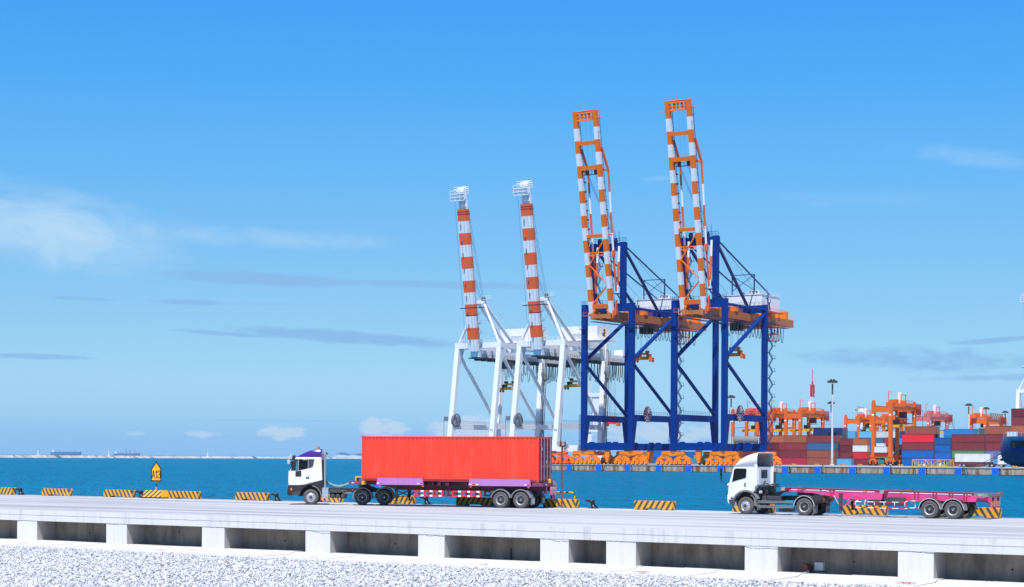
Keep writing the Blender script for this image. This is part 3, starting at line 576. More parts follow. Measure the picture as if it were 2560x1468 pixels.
q = MB(); q.prism([(3.35, 1.09), (3.5, 1.22), (4.4, 1.22), (4.75, 1.09)], .75, 1.73); q.prism([(3.3, 1.22), (3.4, 1.33), (4.2, 1.33), (4.3, 1.22)], .85, 1.63); ob('fifth_wheel', q, M['black'], T1)
q = MB(); q.box(5.95, 5.97, .02, .62, .25, .62); ob('mud_flap', q, M['black'], T1)
q = MB(); q.box(3.02, 3.06, .02, .05, .95, 1.03); ob('marker_lamp', q, M['amber'], T1)
def squeeze(o, k):                                # the tractor stands square to the view: its true length along x
    for c in o.children:
        c.data.transform(Matrix.Diagonal((k, 1, 1, 1))); squeeze(c, k)
squeeze(T1, .902)
for sd in (0, 1):
    wheel(T1, 0, sd, front=True)
    for x in (3.35, 4.78): wheel(T1, x, sd, dual=True, hub='dark'); fender(T1, x, sd, r=.62, a0=-8, a1=188)
# ---- loaded semi-trailer
TR1 = thing('semi_trailer', 'maroon flatbed semi-trailer with lilac side panels carrying the red container', 'trailer', (p1.x, p1.y, DZ), RZ1)
q = MB()
for yy in (.62, 1.72):
    q.prism([(3.0, 1.56), (16.1, 1.56), (16.1, 1.10), (5.75, 1.07), (5.6, 1.14), (4.9, 1.28), (4.3, 1.36), (3.0, 1.38)], yy, yy + .05)
    q.box(3.0, 16.1, yy - .06, yy + .11, 1.56, 1.59); q.prism([(5.75, 1.066), (5.75, 1.04), (16.1, 1.07), (16.1, 1.096)], yy - .06, yy + .11)
for x in (4.9, 6.4, 7.9, 8.6, 9.5, 10.9, 12.4, 13.9, 15.3): q.box(x, x + .08, .08, 2.4, 1.40, 1.555)
for x in (6.6, 7.6, 11.6, 12.6): q.box(x, x + .06, .56, .62, 1.08, 1.55)
q.box(9.0, 9.2, .02, .3, 1.36, 1.56); q.box(9.6, 9.78, .02, .3, 1.36, 1.56)
ob('frame', q, M['maroon'], TR1)
q = MB(); q.box(2.77, 3.66, 0, 2.48, 1.385, 1.60); ob('front_bolster', q, M['plum'], TR1, bev=.01)
q = MB(); q.box(15.42, 16.12, .0, 2.48, 1.37, 1.585); q.box(15.95, 16.12, .62, .9, .9, 1.37); q.box(15.95, 16.12, 1.6, 1.9, 1.0, 1.37); ob('rear_bolster', q, M['plum'], TR1, bev=.01)
q = MB()
q.box(16.122, 16.127, .55, .75, 1.44, 1.52, 0); q.box(16.122, 16.127, .76, 1.2, 1.43, 1.51, 1); q.box(2.95, 3.12, -.004, .0, 1.455, 1.505, 0); q.box(3.13, 3.45, -.004, 0, 1.455, 1.505, 1)
ob('reflector_tape', q, [M['wpaint'], M['redpaint']], TR1)
q = MB()
for a_, b_ in (((3.14, 0), (3.22, 1)),): pass
q.prism([(3.16, 1.60), (3.16, 1.90), (3.24, 1.90), (3.24, 1.60)], .1, .5); q.box(3.24, 3.60, .1, .5, 1.82, 1.90); q.box(3.24, 3.60, 1.9, 2.3, 1.82, 1.90); q.box(3.16, 3.24, 1.9, 2.3, 1.6, 1.9); q.box(3.665, 3.86, -.004, .3, 1.375, 1.60)
ob('container_stop', q, M['yellow'], TR1)
for xa, xb in ((4.74, 8.06), (11.15, 15.36)):
    q = MB(); q.prism([(xa, 1.375), (xa + .08, 1.825), (xb - .10, 1.825), (xb, 1.375)], -.05, .01, 0); q.box(xa + .06, xb - .08, -.055, .04, 1.825, 1.845, 1)
    for x in (xa + .02, xb - .47): q.box(x + .02, x + .19, -.056, -.05, 1.44, 1.495, 2); q.box(x + .195, x + .45, -.056, -.05, 1.44, 1.495, 3)
    if xb > 12: q.box(xa + .5, xa + .67, -.0565, -.05, 1.441, 1.496, 2)
    ob('side_panel', q, [M['lilac'], M['rust'], M['wpaint'], M['redpaint']], TR1)
    q = MB(); q.prism([(xa, 1.375), (xa + .08, 1.825), (xb - .10, 1.825), (xb, 1.375)], 2.47, 2.53, 0); ob('side_panel', q, M['lilac'], TR1)
for x in (4.98, 8.0, 11.3, 15.2):
    q = MB(); q.lathe([(.0, -.03), (.05, -.025), (.055, 0), (.03, .02)], (x, .0, 1.31), 'y', 12); q.box(x - .09, x - .04, -.02, .0, 1.28, 1.34); ob('marker_lamp', q, M['amber'], TR1)
for yy in (.15, 2.2):
    q = MB(); q.box(5.95, 6.10, yy, yy + .15, .55, 1.35); q.box(5.98, 6.07, yy + .03, yy + .12, .36, .55); q.box(5.88, 6.14, yy - .03, yy + .18, .33, .37); ob('landing_leg', q, M['chassis'], TR1)
q = MB(); q.beam((6.02, .3, .62), (6.02, 2.2, .62), .05); q.beam((6.02, .3, .65), (6.9, .62, 1.06), .05); q.beam((6.02, 2.25, .65), (6.9, 1.8, 1.06), .05); q.beam((6.02, .3, 1.0), (6.02, 2.2, .66), .04); q.beam((6.02, .3, .66), (6.02, 2.2, 1.0), .04); ob('leg_brace', q, M['chassis'], TR1)
for xa, xb in ((7.40, 9.40), (9.98, 12.0)):
    for yy in (.02, 2.42):
        q = MB(); n = 6; wv = (xb - xa - .12) / n
        for z in (.66, .94):
            for k in range(n): q.box(xa + .12 + k * wv, xa + .12 + (k + 1) * wv, yy, yy + .03, z, z + .11, (k + 1) % 2)
        for x in (xa, xa + .63, xa + 1.25, xb - .12): q.box(x, x + .125, yy - .003, yy + .034, .658, 1.052, 1)
        for x in (xa + .3, xa + 1.0, xa + 1.7): q.beam((x - .12, yy + .04, 1.1), (x, yy + .04, .70), .04, .05, 2); q.beam((x + .12, yy + .04, 1.1), (x, yy + .04, .70), .04, .05, 2)
        ob('side_guard', q, [M['wpaint'], M['redpaint'], M['chassis']], TR1)
q = MB(); q.beam((9.52, .05, .62), (9.60, .05, 1.1), .04); q.beam((9.90, .05, .62), (9.82, .05, 1.1), .04); 
for z in (.66, .82, .98): q.beam((9.52, .05, z), (9.90, .05, z), .035)
ob('ladder', q, M['plum'], TR1)
q = MB()
for x in (13.30, 14.65): q.tube((x, .5, .51), (x, 2.0, .51), .09, 10); q.box(x - .5, x + .5, .68, .76, .6, .72); q.box(x - .5, x + .5, 1.72, 1.8, .6, .72)
q.box(12.6, 15.4, .7, .8, .72, 1.08); q.box(12.6, 15.4, 1.68, 1.78, .72, 1.08); q.prism([(15.2, 1.1), (15.9, 1.1), (15.3, .6), (15.2, .6)], .7, .78)
ob('suspension', q, M['chassis'], TR1)
for sd in (0, 1):
    for x in (13.30, 14.65): wheel(TR1, x, sd, dual=True, hub='dark'); fender(TR1, x, sd, r=.66, a0=12, a1=168)
for yy in (.02, 1.85):
    q = MB(); q.prism([(15.35, .72), (15.40, .72), (15.38, .22), (15.33, .22)], yy, yy + .6, 0); q.prism([(15.05, 1.10), (15.12, 1.13), (15.42, .66), (15.36, .62)], yy, yy + .6, 0); q.box(15.40, 15.42, yy + .1, yy + .5, .3, .62, 1); ob('mud_flap', q, [M['grey'], M['lightgrey']], TR1)
q = MB(); q.box(16.13, 16.16, 1.30, 2.46, .84, 1.36, 0)
for c0 in (1.60, 2.17):
    for k in range(6):
        for s2 in (-1, 1):
            y = c0 + s2 * .02; z = .80 + k * .095; zt = min(z + .17, 1.31)
            q.add([(16.163, y, z), (16.163, y + s2 * .25, zt - .0), (16.163, y + s2 * .25, zt + .045), (16.163, y, z + .045)], [(0, 1, 2, 3) if s2 > 0 else (3, 2, 1, 0)], 1)
q.box(16.10, 16.2, 1.75, 2.0, .54, .84, 2); q.box(16.08, 16.18, 1.6, 2.2, .50, .55, 2)
ob('tail_board', q, [M['redpaint'], M['wpaint'], M['plum']], TR1)
q = MB(); q.box(16.125, 16.16, 1.72, 2.30, 1.40, 1.44); q.box(16.125, 16.16, 1.72, 2.30, 1.80, 1.84); q.box(16.125, 16.16, 1.72, 1.77, 1.44, 1.80); q.box(16.125, 16.16, 2.25, 2.30, 1.44, 1.80); q.box(16.13, 16.15, 1.77, 2.25, 1.44, 1.80, 1)
ob('rear_lamp_frame', q, [M['plum'], M['lampglass']], TR1)
q = MB(); q.lathe([(.10, 0), (.10, .22), (.04, .26), (0, .26)], (16.02, 1.55, 1.585), 'z', 14); q.box(16.02, 16.16, 2.35, 2.46, 1.37, 1.62); ob('rear_stop', q, M['yellow'], TR1)
# ---- red container
def corrug(mb, L, y, z0, z1, out, pitch, dep, m=0, x0=.12, x1=None):
    x1 = x1 or L - .12; n = max(1, round((x1 - x0) / pitch)); p = (x1 - x0) / n; pts = [(x0, y)]
    for k in range(n):
        a = x0 + k * p; pts += [(a + p * .26, y), (a + p * .38, y - out * dep), (a + p * .64, y - out * dep), (a + p * .76, y)]
    pts.append((x1, y)); v = [(x, yy, z0) for x, yy in pts] + [(x, yy, z1) for x, yy in pts]; k = len(pts)
    mb.add(v, [(i, i + 1, k + i + 1, k + i) if out < 0 else (i + 1, i, k + i, k + i + 1) for i in range(k - 1)], m)
cb = Vector((p1.x, p1.y, DZ)) + Matrix.Rotation(RZ1, 3, 'Z') @ Vector((3.64, .02, 1.605))
CN = thing('shipping_container', 'large orange-red forty-foot container riding on the semi-trailer', 'container', cb, RZ1)
L, H, Wd = 12.20, 2.90, 2.44; q = MB()
corrug(q, L, .028, .17, H - .10, -1, .278, .030); corrug(q, L, Wd - .028, .17, H - .10, 1, .278, .030)
q.box(.1, L - .1, .05, Wd - .05, H - .06, H - .03); q.box(.03, .06, .1, Wd - .1, .15, H - .1)
ob('side_walls', q, M['cred'], CN)
q = MB()
for y in (.0, Wd - .06): q.box(.12, L - .12, y + .005, y + .06, H - .10, H - .012); q.box(.12, L - .12, y, y + .06, .02, .17, 1)
for x in (0, L - .16):
    for y in (0, Wd - .12): q.box(x, x + .16, y + .003, y + .12, .11, H - .115)
for x in (.0, L - .10): q.box(x + .01, x + .09, .12, Wd - .12, .02, .16, 1); q.box(x + .01, x + .09, .12, Wd - .12, H - .14, H - .03)
q.box(.1, L - .1, .06, Wd - .06, .12, .16, 1)
ob('corner_frame', q, [M['cred'], M['cdoor']], CN, bev=.006)
for x in (-.002, L - .176):
    for y in (-.004, Wd - .158):
        for z in (-.002, H - .116):
            q = MB(); q.box(x, x + .178, y, y + .162, z, z + .118, 0); q.box(x + .05, x + .12, y - .002, y, z + .035, z + .085, 1); ob('corner_casting', q, [M['castbrown'], M['black']], CN, bev=.01)
for y0 in (.12, 1.225):
    q = MB(); q.box(L - .05, L - .02, y0, y0 + 1.10, .16, H - .14)
    for k in range(4): q.box(L - .02, L - .005, y0 + .04, y0 + 1.06, .22 + k * .64, .70 + k * .64)
    dr = ob('door', q, M['cdoor'], CN)
    for y in (y0 + .28, y0 + .82):
        q = MB(); q.tube((L + .025, y, .12), (L + .025, y, H - .12), .022, 8)
        for z in (.2, .9, 1.6, 2.3, H - .2): q.box(L - .01, L + .03, y - .05, y + .05, z, z + .06)
        q.box(L + .02, L + .05, y - .02, y + .34, 1.02, 1.06); ob('lock_rod', q, M['steel'], dr)
q = MB(); q.box(L - .004, L, .55, .75, 2.0, 2.2); q.box(L - .004, L, 1.4, 1.6, 1.2, 1.4); ob('door_placard', q, M['lightgrey'], CN)
q = MB(); q.box(.42, .50, -.004, .03, H - .32, H - .28); q.box(L - .62, L - .54, -.004, .03, H - .36, H - .3); ob('lashing_mark', q, M['grey'], CN)
# ---------------------------------------------------------------- white tractor with empty pink trailer
p2 = onZ(1861.0, 1286.0, DZ); RZ2 = R(2.4); W2 = 2.46
T2 = thing('tractor_unit', 'all white day-cab tractor with tall hollow-backed roof deflector', 'truck', (p2.x, p2.y, DZ), RZ2)
q = MB(); arch = arcpts(.06, .50, .83, 18, 165)
q.prism([(-1.05, 1.12), (-1.04, 1.5), (-.985, 1.78), (-.74, 2.66), (-.66, 2.74), (.50, 2.76), (.58, 2.70), (.62, 1.60), (.60, 1.36)] + [(x, z) for x, z in arcpts(.06, .5, .87, 60, 152)] + [(-.80, .93), (-.86, .92), (-1.03, .93)], .03, W2 - .03)
cab = ob('cab', q, M['white'], T2, bev=.045, seg=3)
q = MB(); q.add([(-1.005, .14, 1.75), (-1.005, W2 - .14, 1.75), (-.76, W2 - .18, 2.62), (-.76, .18, 2.62), (-.95, .14, 1.75), (-.95, W2 - .14, 1.75), (-.70, W2 - .18, 2.62), (-.70, .18, 2.62)], [(0, 3, 2, 1), (0, 4, 7, 3), (1, 2, 6, 5), (3, 7, 6, 2)]); ob('windscreen', q, M['glass'], cab)
for yy, yo in ((.012, .031), (W2 - .031, W2 - .012)):
    q = MB(); q.prism([(-.80, 1.845), (-.74, 2.12), (-.68, 2.50), (-.62, 2.60), (-.5, 2.625), (.06, 2.62), (.105, 2.57), (.075, 2.10), (-.06, 2.05), (-.40, 1.97)], yy, yo); ob('side_window', q, M['glass'], cab)
    q = MB(); q.box(.135, .143, yy + .014, yy + .018, 1.45, 2.7); q.box(-.88, -.873, yy + .014, yy + .018, 1.2, 1.8); ob('door_seam', q, M['grey'], cab)
q = MB(); q.box(-.04, .06, .015, .034, 1.58, 1.80, 0); q.box(-.02, .04, .008, .016, 1.6, 1.78, 1); ob('door_handle', q, [M['black'], M['grey']], cab, bev=.01)
q = MB(); q.arc(.06, .5, .80, .88, 28, 158, .0, .30, 14); ob('arch_trim', q, M['grey'], T2)
q = MB(); q.arc(.06, .5, .66, .72, -4, 62, .02, .42, 10); q.prism([(.60, .50), (.78, .50), (.70, .95), (.55, 1.0)], .02, .42); ob('mudguard', q, M['grey'], T2)
q = MB(); q.prism([(-1.08, 1.10), (-1.06, .74), (-.98, .60), (-.66, .47), (-.60, .50), (-.60, .66), (-.88, .88), (-.92, 1.10)], .0, W2, 0); q.box(-.88, -.56, .01, .03, .84, .93, 1); q.prism([(-1.0, .84), (-.60, .82), (-.60, .50), (-.70, .47), (-.94, .58)], -.008, .03, 1); q.box(-1.09, -1.05, .06, W2 - .06, .80, 1.05, 1); ob('bumper', q, [M['white'], M['darkgrey']], T2, bev=.03)
q = MB(); q.lathe([(0, -.006), (.04, -.004), (.045, .01)], (-.80, .02, 1.02), 'y', 12); ob('indicator_lamp', q, M['lightgrey'], T2)
q = MB()                                          # roof deflector: hollow shell open at the back
prof = [(-.66, 2.74), (-.55, 2.92), (-.34, 3.14), (-.08, 3.30), (.17, 3.41), (.45, 3.49), (.74, 3.545)]
n = len(prof); sec = [(.02, .0), (.045, .72), (.13, .95), (.34, 1.0), (W2 - .34, 1.0), (W2 - .13, .95), (W2 - .045, .72), (W2 - .02, .0)]
v = [(x, yy, 2.745 + (z - 2.745) * k) for yy, k in sec for x, z in prof]
q.add(v, [(j * n + i, j * n + i + 1, (j + 1) * n + i + 1, (j + 1) * n + i) for j in range(7) for i in range(n - 1)], 0, True)
fo = ob('roof_deflector', q, [M['white'], M['dish']], T2); sm = fo.modifiers.new('shell', 'SOLIDIFY'); sm.thickness = .045; sm.offset = -1; sm.material_offset = 1
for yy in (.02, W2 - .06):
    q = MB(); q.prism([(.585, 1.62), (.73, 1.62), (.77, 2.0), (.775, 2.80), (.70, 2.90), (.585, 2.85)], yy, yy + .04); ob('side_deflector', q, M['white'], T2, bev=.015)
q = MB(); q.box(.63, .68, .42, W2 - .42, 1.72, 2.66, 0); q.box(.682, .69, .78, W2 - .78, 2.08, 2.56, 1)
for k in range(8): q.box(.682, .70, .70 + k * .135, .77 + k * .135, 1.80, 2.02, 2)
q.box(.68, .72, .45, W2 - .45, 1.66, 1.74, 2)
ob('rear_panel', q, [M['white'], M['glassgrey'], M['lightgrey']], cab, bev=.008)
q = MB(); q.box(-1.40, -1.30, -.34, -.22, 2.15, 2.62); q.box(-1.38, -1.30, -.32, -.22, 1.98, 2.13); q.path([(-1.34, -.28, 2.0), (-1.32, -.25, 1.85), (-1.2, -.1, 1.76), (-1.02, .05, 1.74)], .02); ob('side_mirror', q, M['black'], T2, bev=.03)
q = MB(); q.box(-1.10, -.98, .0, .08, 1.64, 1.76); ob('mirror_bracket', q, M['white'], T2, bev=.02)
q = MB()
q.box(.58, 1.0, .55, 2.0, .85, 1.6); q.box(.62, .9, .3, .6, 1.0, 1.5)
for k in range(26):
    a = Vector((rng.uniform(.62, 1.25), rng.uniform(.2, 2.2), rng.uniform(.9, 1.75))); b = a + Vector((rng.uniform(-.2, .35), rng.uniform(-.5, .5), rng.uniform(-.35, .25))); q.path([a, a.lerp(b, .5) + Vector((0, 0, .08)), b], rng.uniform(.015, .04), 6, int(rng.integers(0, 3) == 0))
ob('engine', q, [M['black'], M['darkgrey']], T2)
q = MB(); q.box(.80, .98, .18, .36, 1.20, 1.36, 0); ob('filter_canister', q, M['lightgrey'], T2, bev=.04)
q = MB(); q.lathe([(.16, 0), (.16, .2), (0, .2)], (1.1, .3, 1.25), 'y', 16); ob('air_cleaner', q, M['darkgrey'], T2)
q = MB(); q.tube((1.05, 1.9, 1.2), (1.05, 1.9, 2.45), .08, 10); ob('exhaust_pipe', q, M['darkgrey'], T2)
q = MB()
for yy in (.78, 1.62): q.box(.5, 4.55, yy, yy + .07, .84, 1.08)
for x in (1.2, 2.3, 3.2, 4.1, 4.5): q.box(x, x + .1, .85, 1.62, .86, 1.06)
q.tube((3.63, .5, .5), (3.63, 1.9, .5), .11, 10); q.box(3.4, 3.85, 1.0, 1.45, .34, .72); q.box(-.05, .17, .4, 2.0, .42, .56); q.box(-.8, .55, .7, 1.75, .6, 1.3)
q.prism([(4.1, .78), (4.1, 1.14), (4.55, 1.10), (4.62, .95), (4.3, .70)], .1, 2.36); q.prism([(3.0, 1.08), (3.3, 1.12), (4.3, 1.12), (4.5, 1.06)], .6, 1.86)
ob('chassis', q, M['chassis'], T2)
q = MB(); q.box(1.0, 2.2, .18, .70, .62, 1.06); q.box(1.3, 2.15, .14, .18, .85, 1.07)
for x in (1.25, 2.0): q.box(x, x + .04, .12, .72, .6, 1.08)
ob('fuel_tank', q, M['darkgrey'], T2, bev=.04)
for z in (.74, .46):
    q = MB(); q.tube((.80, .06, z + .035), (2.95, .06, z + .035), .03, 8); q.tube((.80, .06, z - .04), (2.95, .06, z - .04), .03, 8)
    for x in (1.3, 2.1): q.beam((x, .08, .4), (x, .08, 1.05), .025)
    ob('side_guard', q, M['grey'], T2)
q = MB(); q.tube((2.2, .4, .3), (2.9, .4, .34), .13, 12); q.box(2.0, 2.6, .3, .9, .2, .42); q.path([(2.3, .2, .7), (2.6, .15, .62), (2.9, .2, .68)], .03, 6); ob('silencer', q, M['darkgrey'], T2)
q = MB(); pts = [(1.05 + .95 * i / 260, 1.0 + .075 * math.cos(i * .7), 1.62 - .25 * (i / 260) - .25 * math.sin(math.pi * i / 260) + .075 * math.sin(i * .7)) for i in range(261)]
q.path(pts, .011, 5); pts = [(1.0 + 1.0 * i / 200, 1.3 + .06 * math.cos(i * .8), 1.35 - .28 * math.sin(math.pi * i / 200) + .12 * i / 200 + .06 * math.sin(i * .8)) for i in range(201)]; q.path(pts, .011, 5); ob('coiled_hose', q, M['black'], T2)
q = MB(); q.prism([(2.85, 1.12), (2.95, 1.24), (3.75, 1.24), (4.0, 1.12)], .8, 1.66); q.prism([(2.8, 1.24), (2.9, 1.33), (3.7, 1.33), (3.8, 1.24)], .85, 1.6); ob('fifth_wheel', q, M['black'], T2)
for sd in (0, 1):
    wheel(T2, .06, sd, r=.495, front=True, W=W2); wheel(T2, 3.63, sd, r=.495, dual=True, W=W2, hub='dark'); fender(T2, 3.63, sd, r=.60, a0=2, a1=178, W=W2, rim='lightgrey', mat='darkgrey')
for yy in (.0, 1.86):
    q = MB(); q.prism([(4.18, .58), (4.21, .58), (4.23, .14), (4.20, .14)], yy, yy + .6); ob('mud_flap', q, M['grey'], T2)
q = MB(); q.box(.76, .78, .05, .48, .25, .56); ob('mud_flap', q, M['grey'], T2)
for yy in (.45, 1.75):
    q = MB(); q.box(4.56, 4.62, yy, yy + .25, .82, 1.0); ob('tail_lamp', q, M['rust'], T2)
# ---- pink trailer
TR2 = thing('semi_trailer', 'empty bright pink skeletal container trailer behind the white tractor', 'trailer', (p2.x, p2.y, DZ), RZ2)
tz = lambda x: 1.565 - .0145 * (x - 2.2)
q = MB()
for yy in (.62, 1.76):
    top = [(x, tz(x) - .01) for x in (1.95, 13.89)]
    bot = [(13.89, .94), (5.66, 1.0), (5.40, 1.04), (5.0, 1.14), (4.5, 1.215), (3.95, 1.29), (3.35, 1.31), (2.4, 1.36), (1.95, 1.42)]
    q.prism(top + bot, yy, yy + .04, 0)
    for x in (5.0, 5.14, 8.05, 9.85, 10.05, 10.9, 11.05, 11.8, 11.95, 12.6, 12.75): q.prism([(x, .99), (x, tz(x) - .02), (x + .03, tz(x) - .02), (x + .03, .99)], yy - .09, yy, 1)
    for a_, b_ in zip(bot[::-1][:-1], bot[::-1][1:]): q.beam((a_[0], yy + .02, a_[1] - .008), (b_[0], yy + .02, b_[1] - .008), .22, .02, 0)
fr = ob('main_beam', q, [M['pink'], M['pinkdark']], TR2)
q = MB()
for yy in (.64, 1.78): q.prism([(1.95, tz(1.95)), (13.89, tz(13.89)), (13.89, tz(13.89) - .022), (1.95, tz(1.95) - .022)], yy - .07, yy + .16, 0)
for x in (2.0, 3.6, 5.05, 6.6, 9.2, 10.0, 11.0, 11.9, 12.7): q.box(x, x + .1, .66, 1.78, tz(x) - .30, tz(x) - .03, 0)
ob('top_flange', q, M['pinkdark'], TR2)
q = MB()
for a_, b_ in ((2.6, 3.25), (3.5, 4.15), (4.45, 4.72), (5.25, 6.9), (7.1, 7.55), (8.35, 9.0), (9.15, 9.8), (9.9, 10.0), (10.1, 10.85), (10.93, 11.02), (11.1, 11.75), (11.85, 11.93), (12.0, 12.55), (12.65, 12.72), (12.8, 13.0)):
    q.prism([(a_, tz(a_) - .075), (b_, tz(b_) - .075), (b_, tz(b_) - .125), (a_, tz(a_) - .125)], .60, .616)
ob('reflector_tape', q, M['wpaint'], TR2)
q = MB()
for x in (3.35, 6.98, 9.08, 12.9): q.box(x - .05, x + .05, .585, .61, tz(x) - .14, tz(x) - .06)
ob('side_reflector', q, M['yellow'], TR2)
q = MB(); q.lathe([(0, -.004), (.085, -.004), (.085, .0)], (4.25, .60, 1.44), 'y', 18); q.box(4.72, 4.9, .596, .602, 1.36, 1.43); q.box(4.98, 5.08, .596, .602, 1.33, 1.42); ob('rating_plate', q, M['lightgrey'], TR2)
for x, zz, nm in ((2.22, tz(2.2), 'front_bolster'), (8.05, tz(8.05), 'mid_bolster'), (13.79, tz(13.8), 'rear_bolster')):
    q = MB(); q.box(x, x + .26, .02, W2 - .02, zz - .16, zz - .005, 0)
    for yy in (.0, W2 - .2): q.box(x + .02, x + .24, yy, yy + .2, zz - .17, zz + .0, 1); q.tube((x + .13, yy + .1, zz), (x + .13, yy + .1, zz + .06), .05, 8, 2)
    ob(nm, q, [M['pinkdark'], M['steel'], M['rust']], TR2, bev=.008)
q = MB(); q.box(14.050, 14.100, .0, W2, tz(14.040) - .15, tz(14.040), 0); q.box(14.040, 14.140, W2 - .2, W2 + .02, tz(14.040) - .17, tz(14.040) + .06, 1); q.box(13.340, 14.052, .0, .5, tz(13.640) - .15, tz(13.640) - .005, 0); q.box(13.540, 13.790, -.01, .05, tz(13.640) - .14, tz(13.640) - .02, 2)
ob('rear_crossbar', q, [M['grey'], M['rust'], M['steel']], TR2)
for x, yy in ((3.0, .5), (9.0, 1.5)): q = MB(); q.box(x, x + .4, yy, yy + .3, tz(x) - .03, tz(x) + .045); ob('twist_lock', q, M['rust'], TR2)
for y0, zz in ((.50, 0), (1.42, .05)):
    q = MB(); q.box(14.060, 14.090, y0, y0 + .80, .66, 1.24, 0); q.box(14.095, 14.105, y0 + .12, y0 + .66, .70, .96, 1); q.box(14.095, 14.105, y0 + .16, y0 + .62, 1.02, 1.18, 2)
    for k in range(5):
        z = .67 + k * .11
        for yy in (y0 + .0, y0 + .69): q.add([(14.096, yy, z), (14.096, yy + .1, z + .05), (14.096, yy + .1, z + .10), (14.096, yy, z + .05)], [(0, 1, 2, 3)], 3)
    ob('tail_board', q, [M['redpaint'], M['amber'], M['black'], M['wpaint']], TR2)
q = MB(); q.beam((13.740, .7, 1.0), (14.060, .7, .70), .06); q.beam((13.740, 1.8, 1.0), (14.060, 1.8, .70), .06); q.tube((14.040, 1.3, .58), (14.040, 1.3, .9), .05, 8, 1); ob('tail_bracket', q, [M['pink'], M['black']], TR2)
for yy in (.18, 2.05):
    q = MB(); q.box(5.62, 5.80, yy, yy + .16, .52, 1.30); q.box(5.65, 5.77, yy + .02, yy + .14, .36, .52); q.box(5.56, 5.86, yy - .04, yy + .2, .32, .37); ob('landing_leg', q, M['darkgrey'] if yy < 1 else M['chassis'], TR2)
q = MB(); q.beam((5.7, .3, .50), (5.7, 2.1, 1.05), .05); q.beam((5.7, .3, 1.05), (5.7, 2.1, .50), .05); q.beam((5.7, .3, .45), (6.35, .62, 1.0), .05); q.beam((5.7, .25, .5), (5.2, .5, 1.15), .035, m=1); ob('leg_brace', q, [M['pink'], M['lightgrey']], TR2)
q = MB()
def rw(p, q_, r=.022):
    p = Vector(p); q_ = Vector(q_); l = (q_ - p).length; n = max(2, round(l / .36))
    for k in range(n): q.tube(p.lerp(q_, k / n), p.lerp(q_, (k + 1) / n), r, 8, k % 2)
rw((6.65, .04, .84), (9.48, .04, .85)); rw((6.65, .04, .52), (9.48, .04, .50)); rw((6.65, .04, .84), (6.65, .04, .52)); rw((9.48, .04, .85), (9.75, .2, 1.0)); rw((9.48, .04, .50), (9.75, .1, .55)); rw((9.75, .1, .55), (10.35, .1, .56)); rw((9.8, .1, .94), (10.3, .1, .92)); rw((10.05, .1, .56), (10.05, .1, .92))
for x in (7.2, 7.75, 8.3, 8.9, 9.48): rw((x, .04, .84), (x, .04, .51))
rw((6.65, .04, .84), (6.9, .3, 1.0)); rw((7.2, .04, .84), (7.2, .3, 1.02))
ob('side_guard', q, [M['wpaint'], M['redpaint']], TR2)
q = MB()
for x in (6.55, 9.55):
    q.beam((x, .1, .62), (x, .1, 1.12), .04); q.beam((x + .3, .1, .8), (x + .3, .1, 1.12), .04); q.beam((x, .1, 1.1), (x + .3, .1, 1.1), .04)
ob('guard_bracket', q, M['redpaint'], TR2)
q = MB(); q.prism([(8.28, .64), (8.28, .98), (8.36, 1.13), (9.40, 1.12), (9.46, 1.0), (9.46, .66)], .14, .55); ob('tool_box', q, M['darkgrey'], TR2, bev=.02)
q = MB(); q.tube((7.0, 1.9, .78), (8.2, 1.9, .78), .17, 14); q.box(6.9, 7.6, 1.5, 2.2, .6, .95); ob('air_tank', q, M['darkgrey'], TR2)
q = MB()
for x in (10.87, 12.17): q.tube((x, .5, .5), (x, 1.9, .5), .09, 10); q.box(x - .45, x + .45, .66, .73, .6, .72); q.box(x - .45, x + .45, 1.72, 1.8, .6, .72)
q.box(10.2, 12.9, .66, .72, .72, .96); q.box(10.2, 12.9, 1.74, 1.8, .72, .96)
ob('suspension', q, M['chassis'], TR2)
for sd in (0, 1):
    for x in (10.87, 12.17):
        wheel(TR2, x, sd, r=.49, dual=True, W=W2, hub='dark'); fender(TR2, x, sd, r=.585, a0=4, a1=176, W=W2, rim='lightgrey', cz=.49, mat='darkgrey')
        yy = 0 if sd == 0 else W2 - .55; q = MB(); q.prism([(x + .53, .82), (x + .57, .82), (x + .66, .50), (x + .61, .46)], yy, yy + .55); ob('mud_flap', q, M['grey'], TR2)
q = MB(); q.box(10.3, 10.42, .3, .4, .75, .96); q.tube((10.9, .3, 1.02), (11.4, .3, 1.02), .03, 8); q.tube((12.2, .3, 1.01), (12.7, .3, 1.01), .03, 8); ob('fender_bracket', q, M['pinkdark'], TR2)
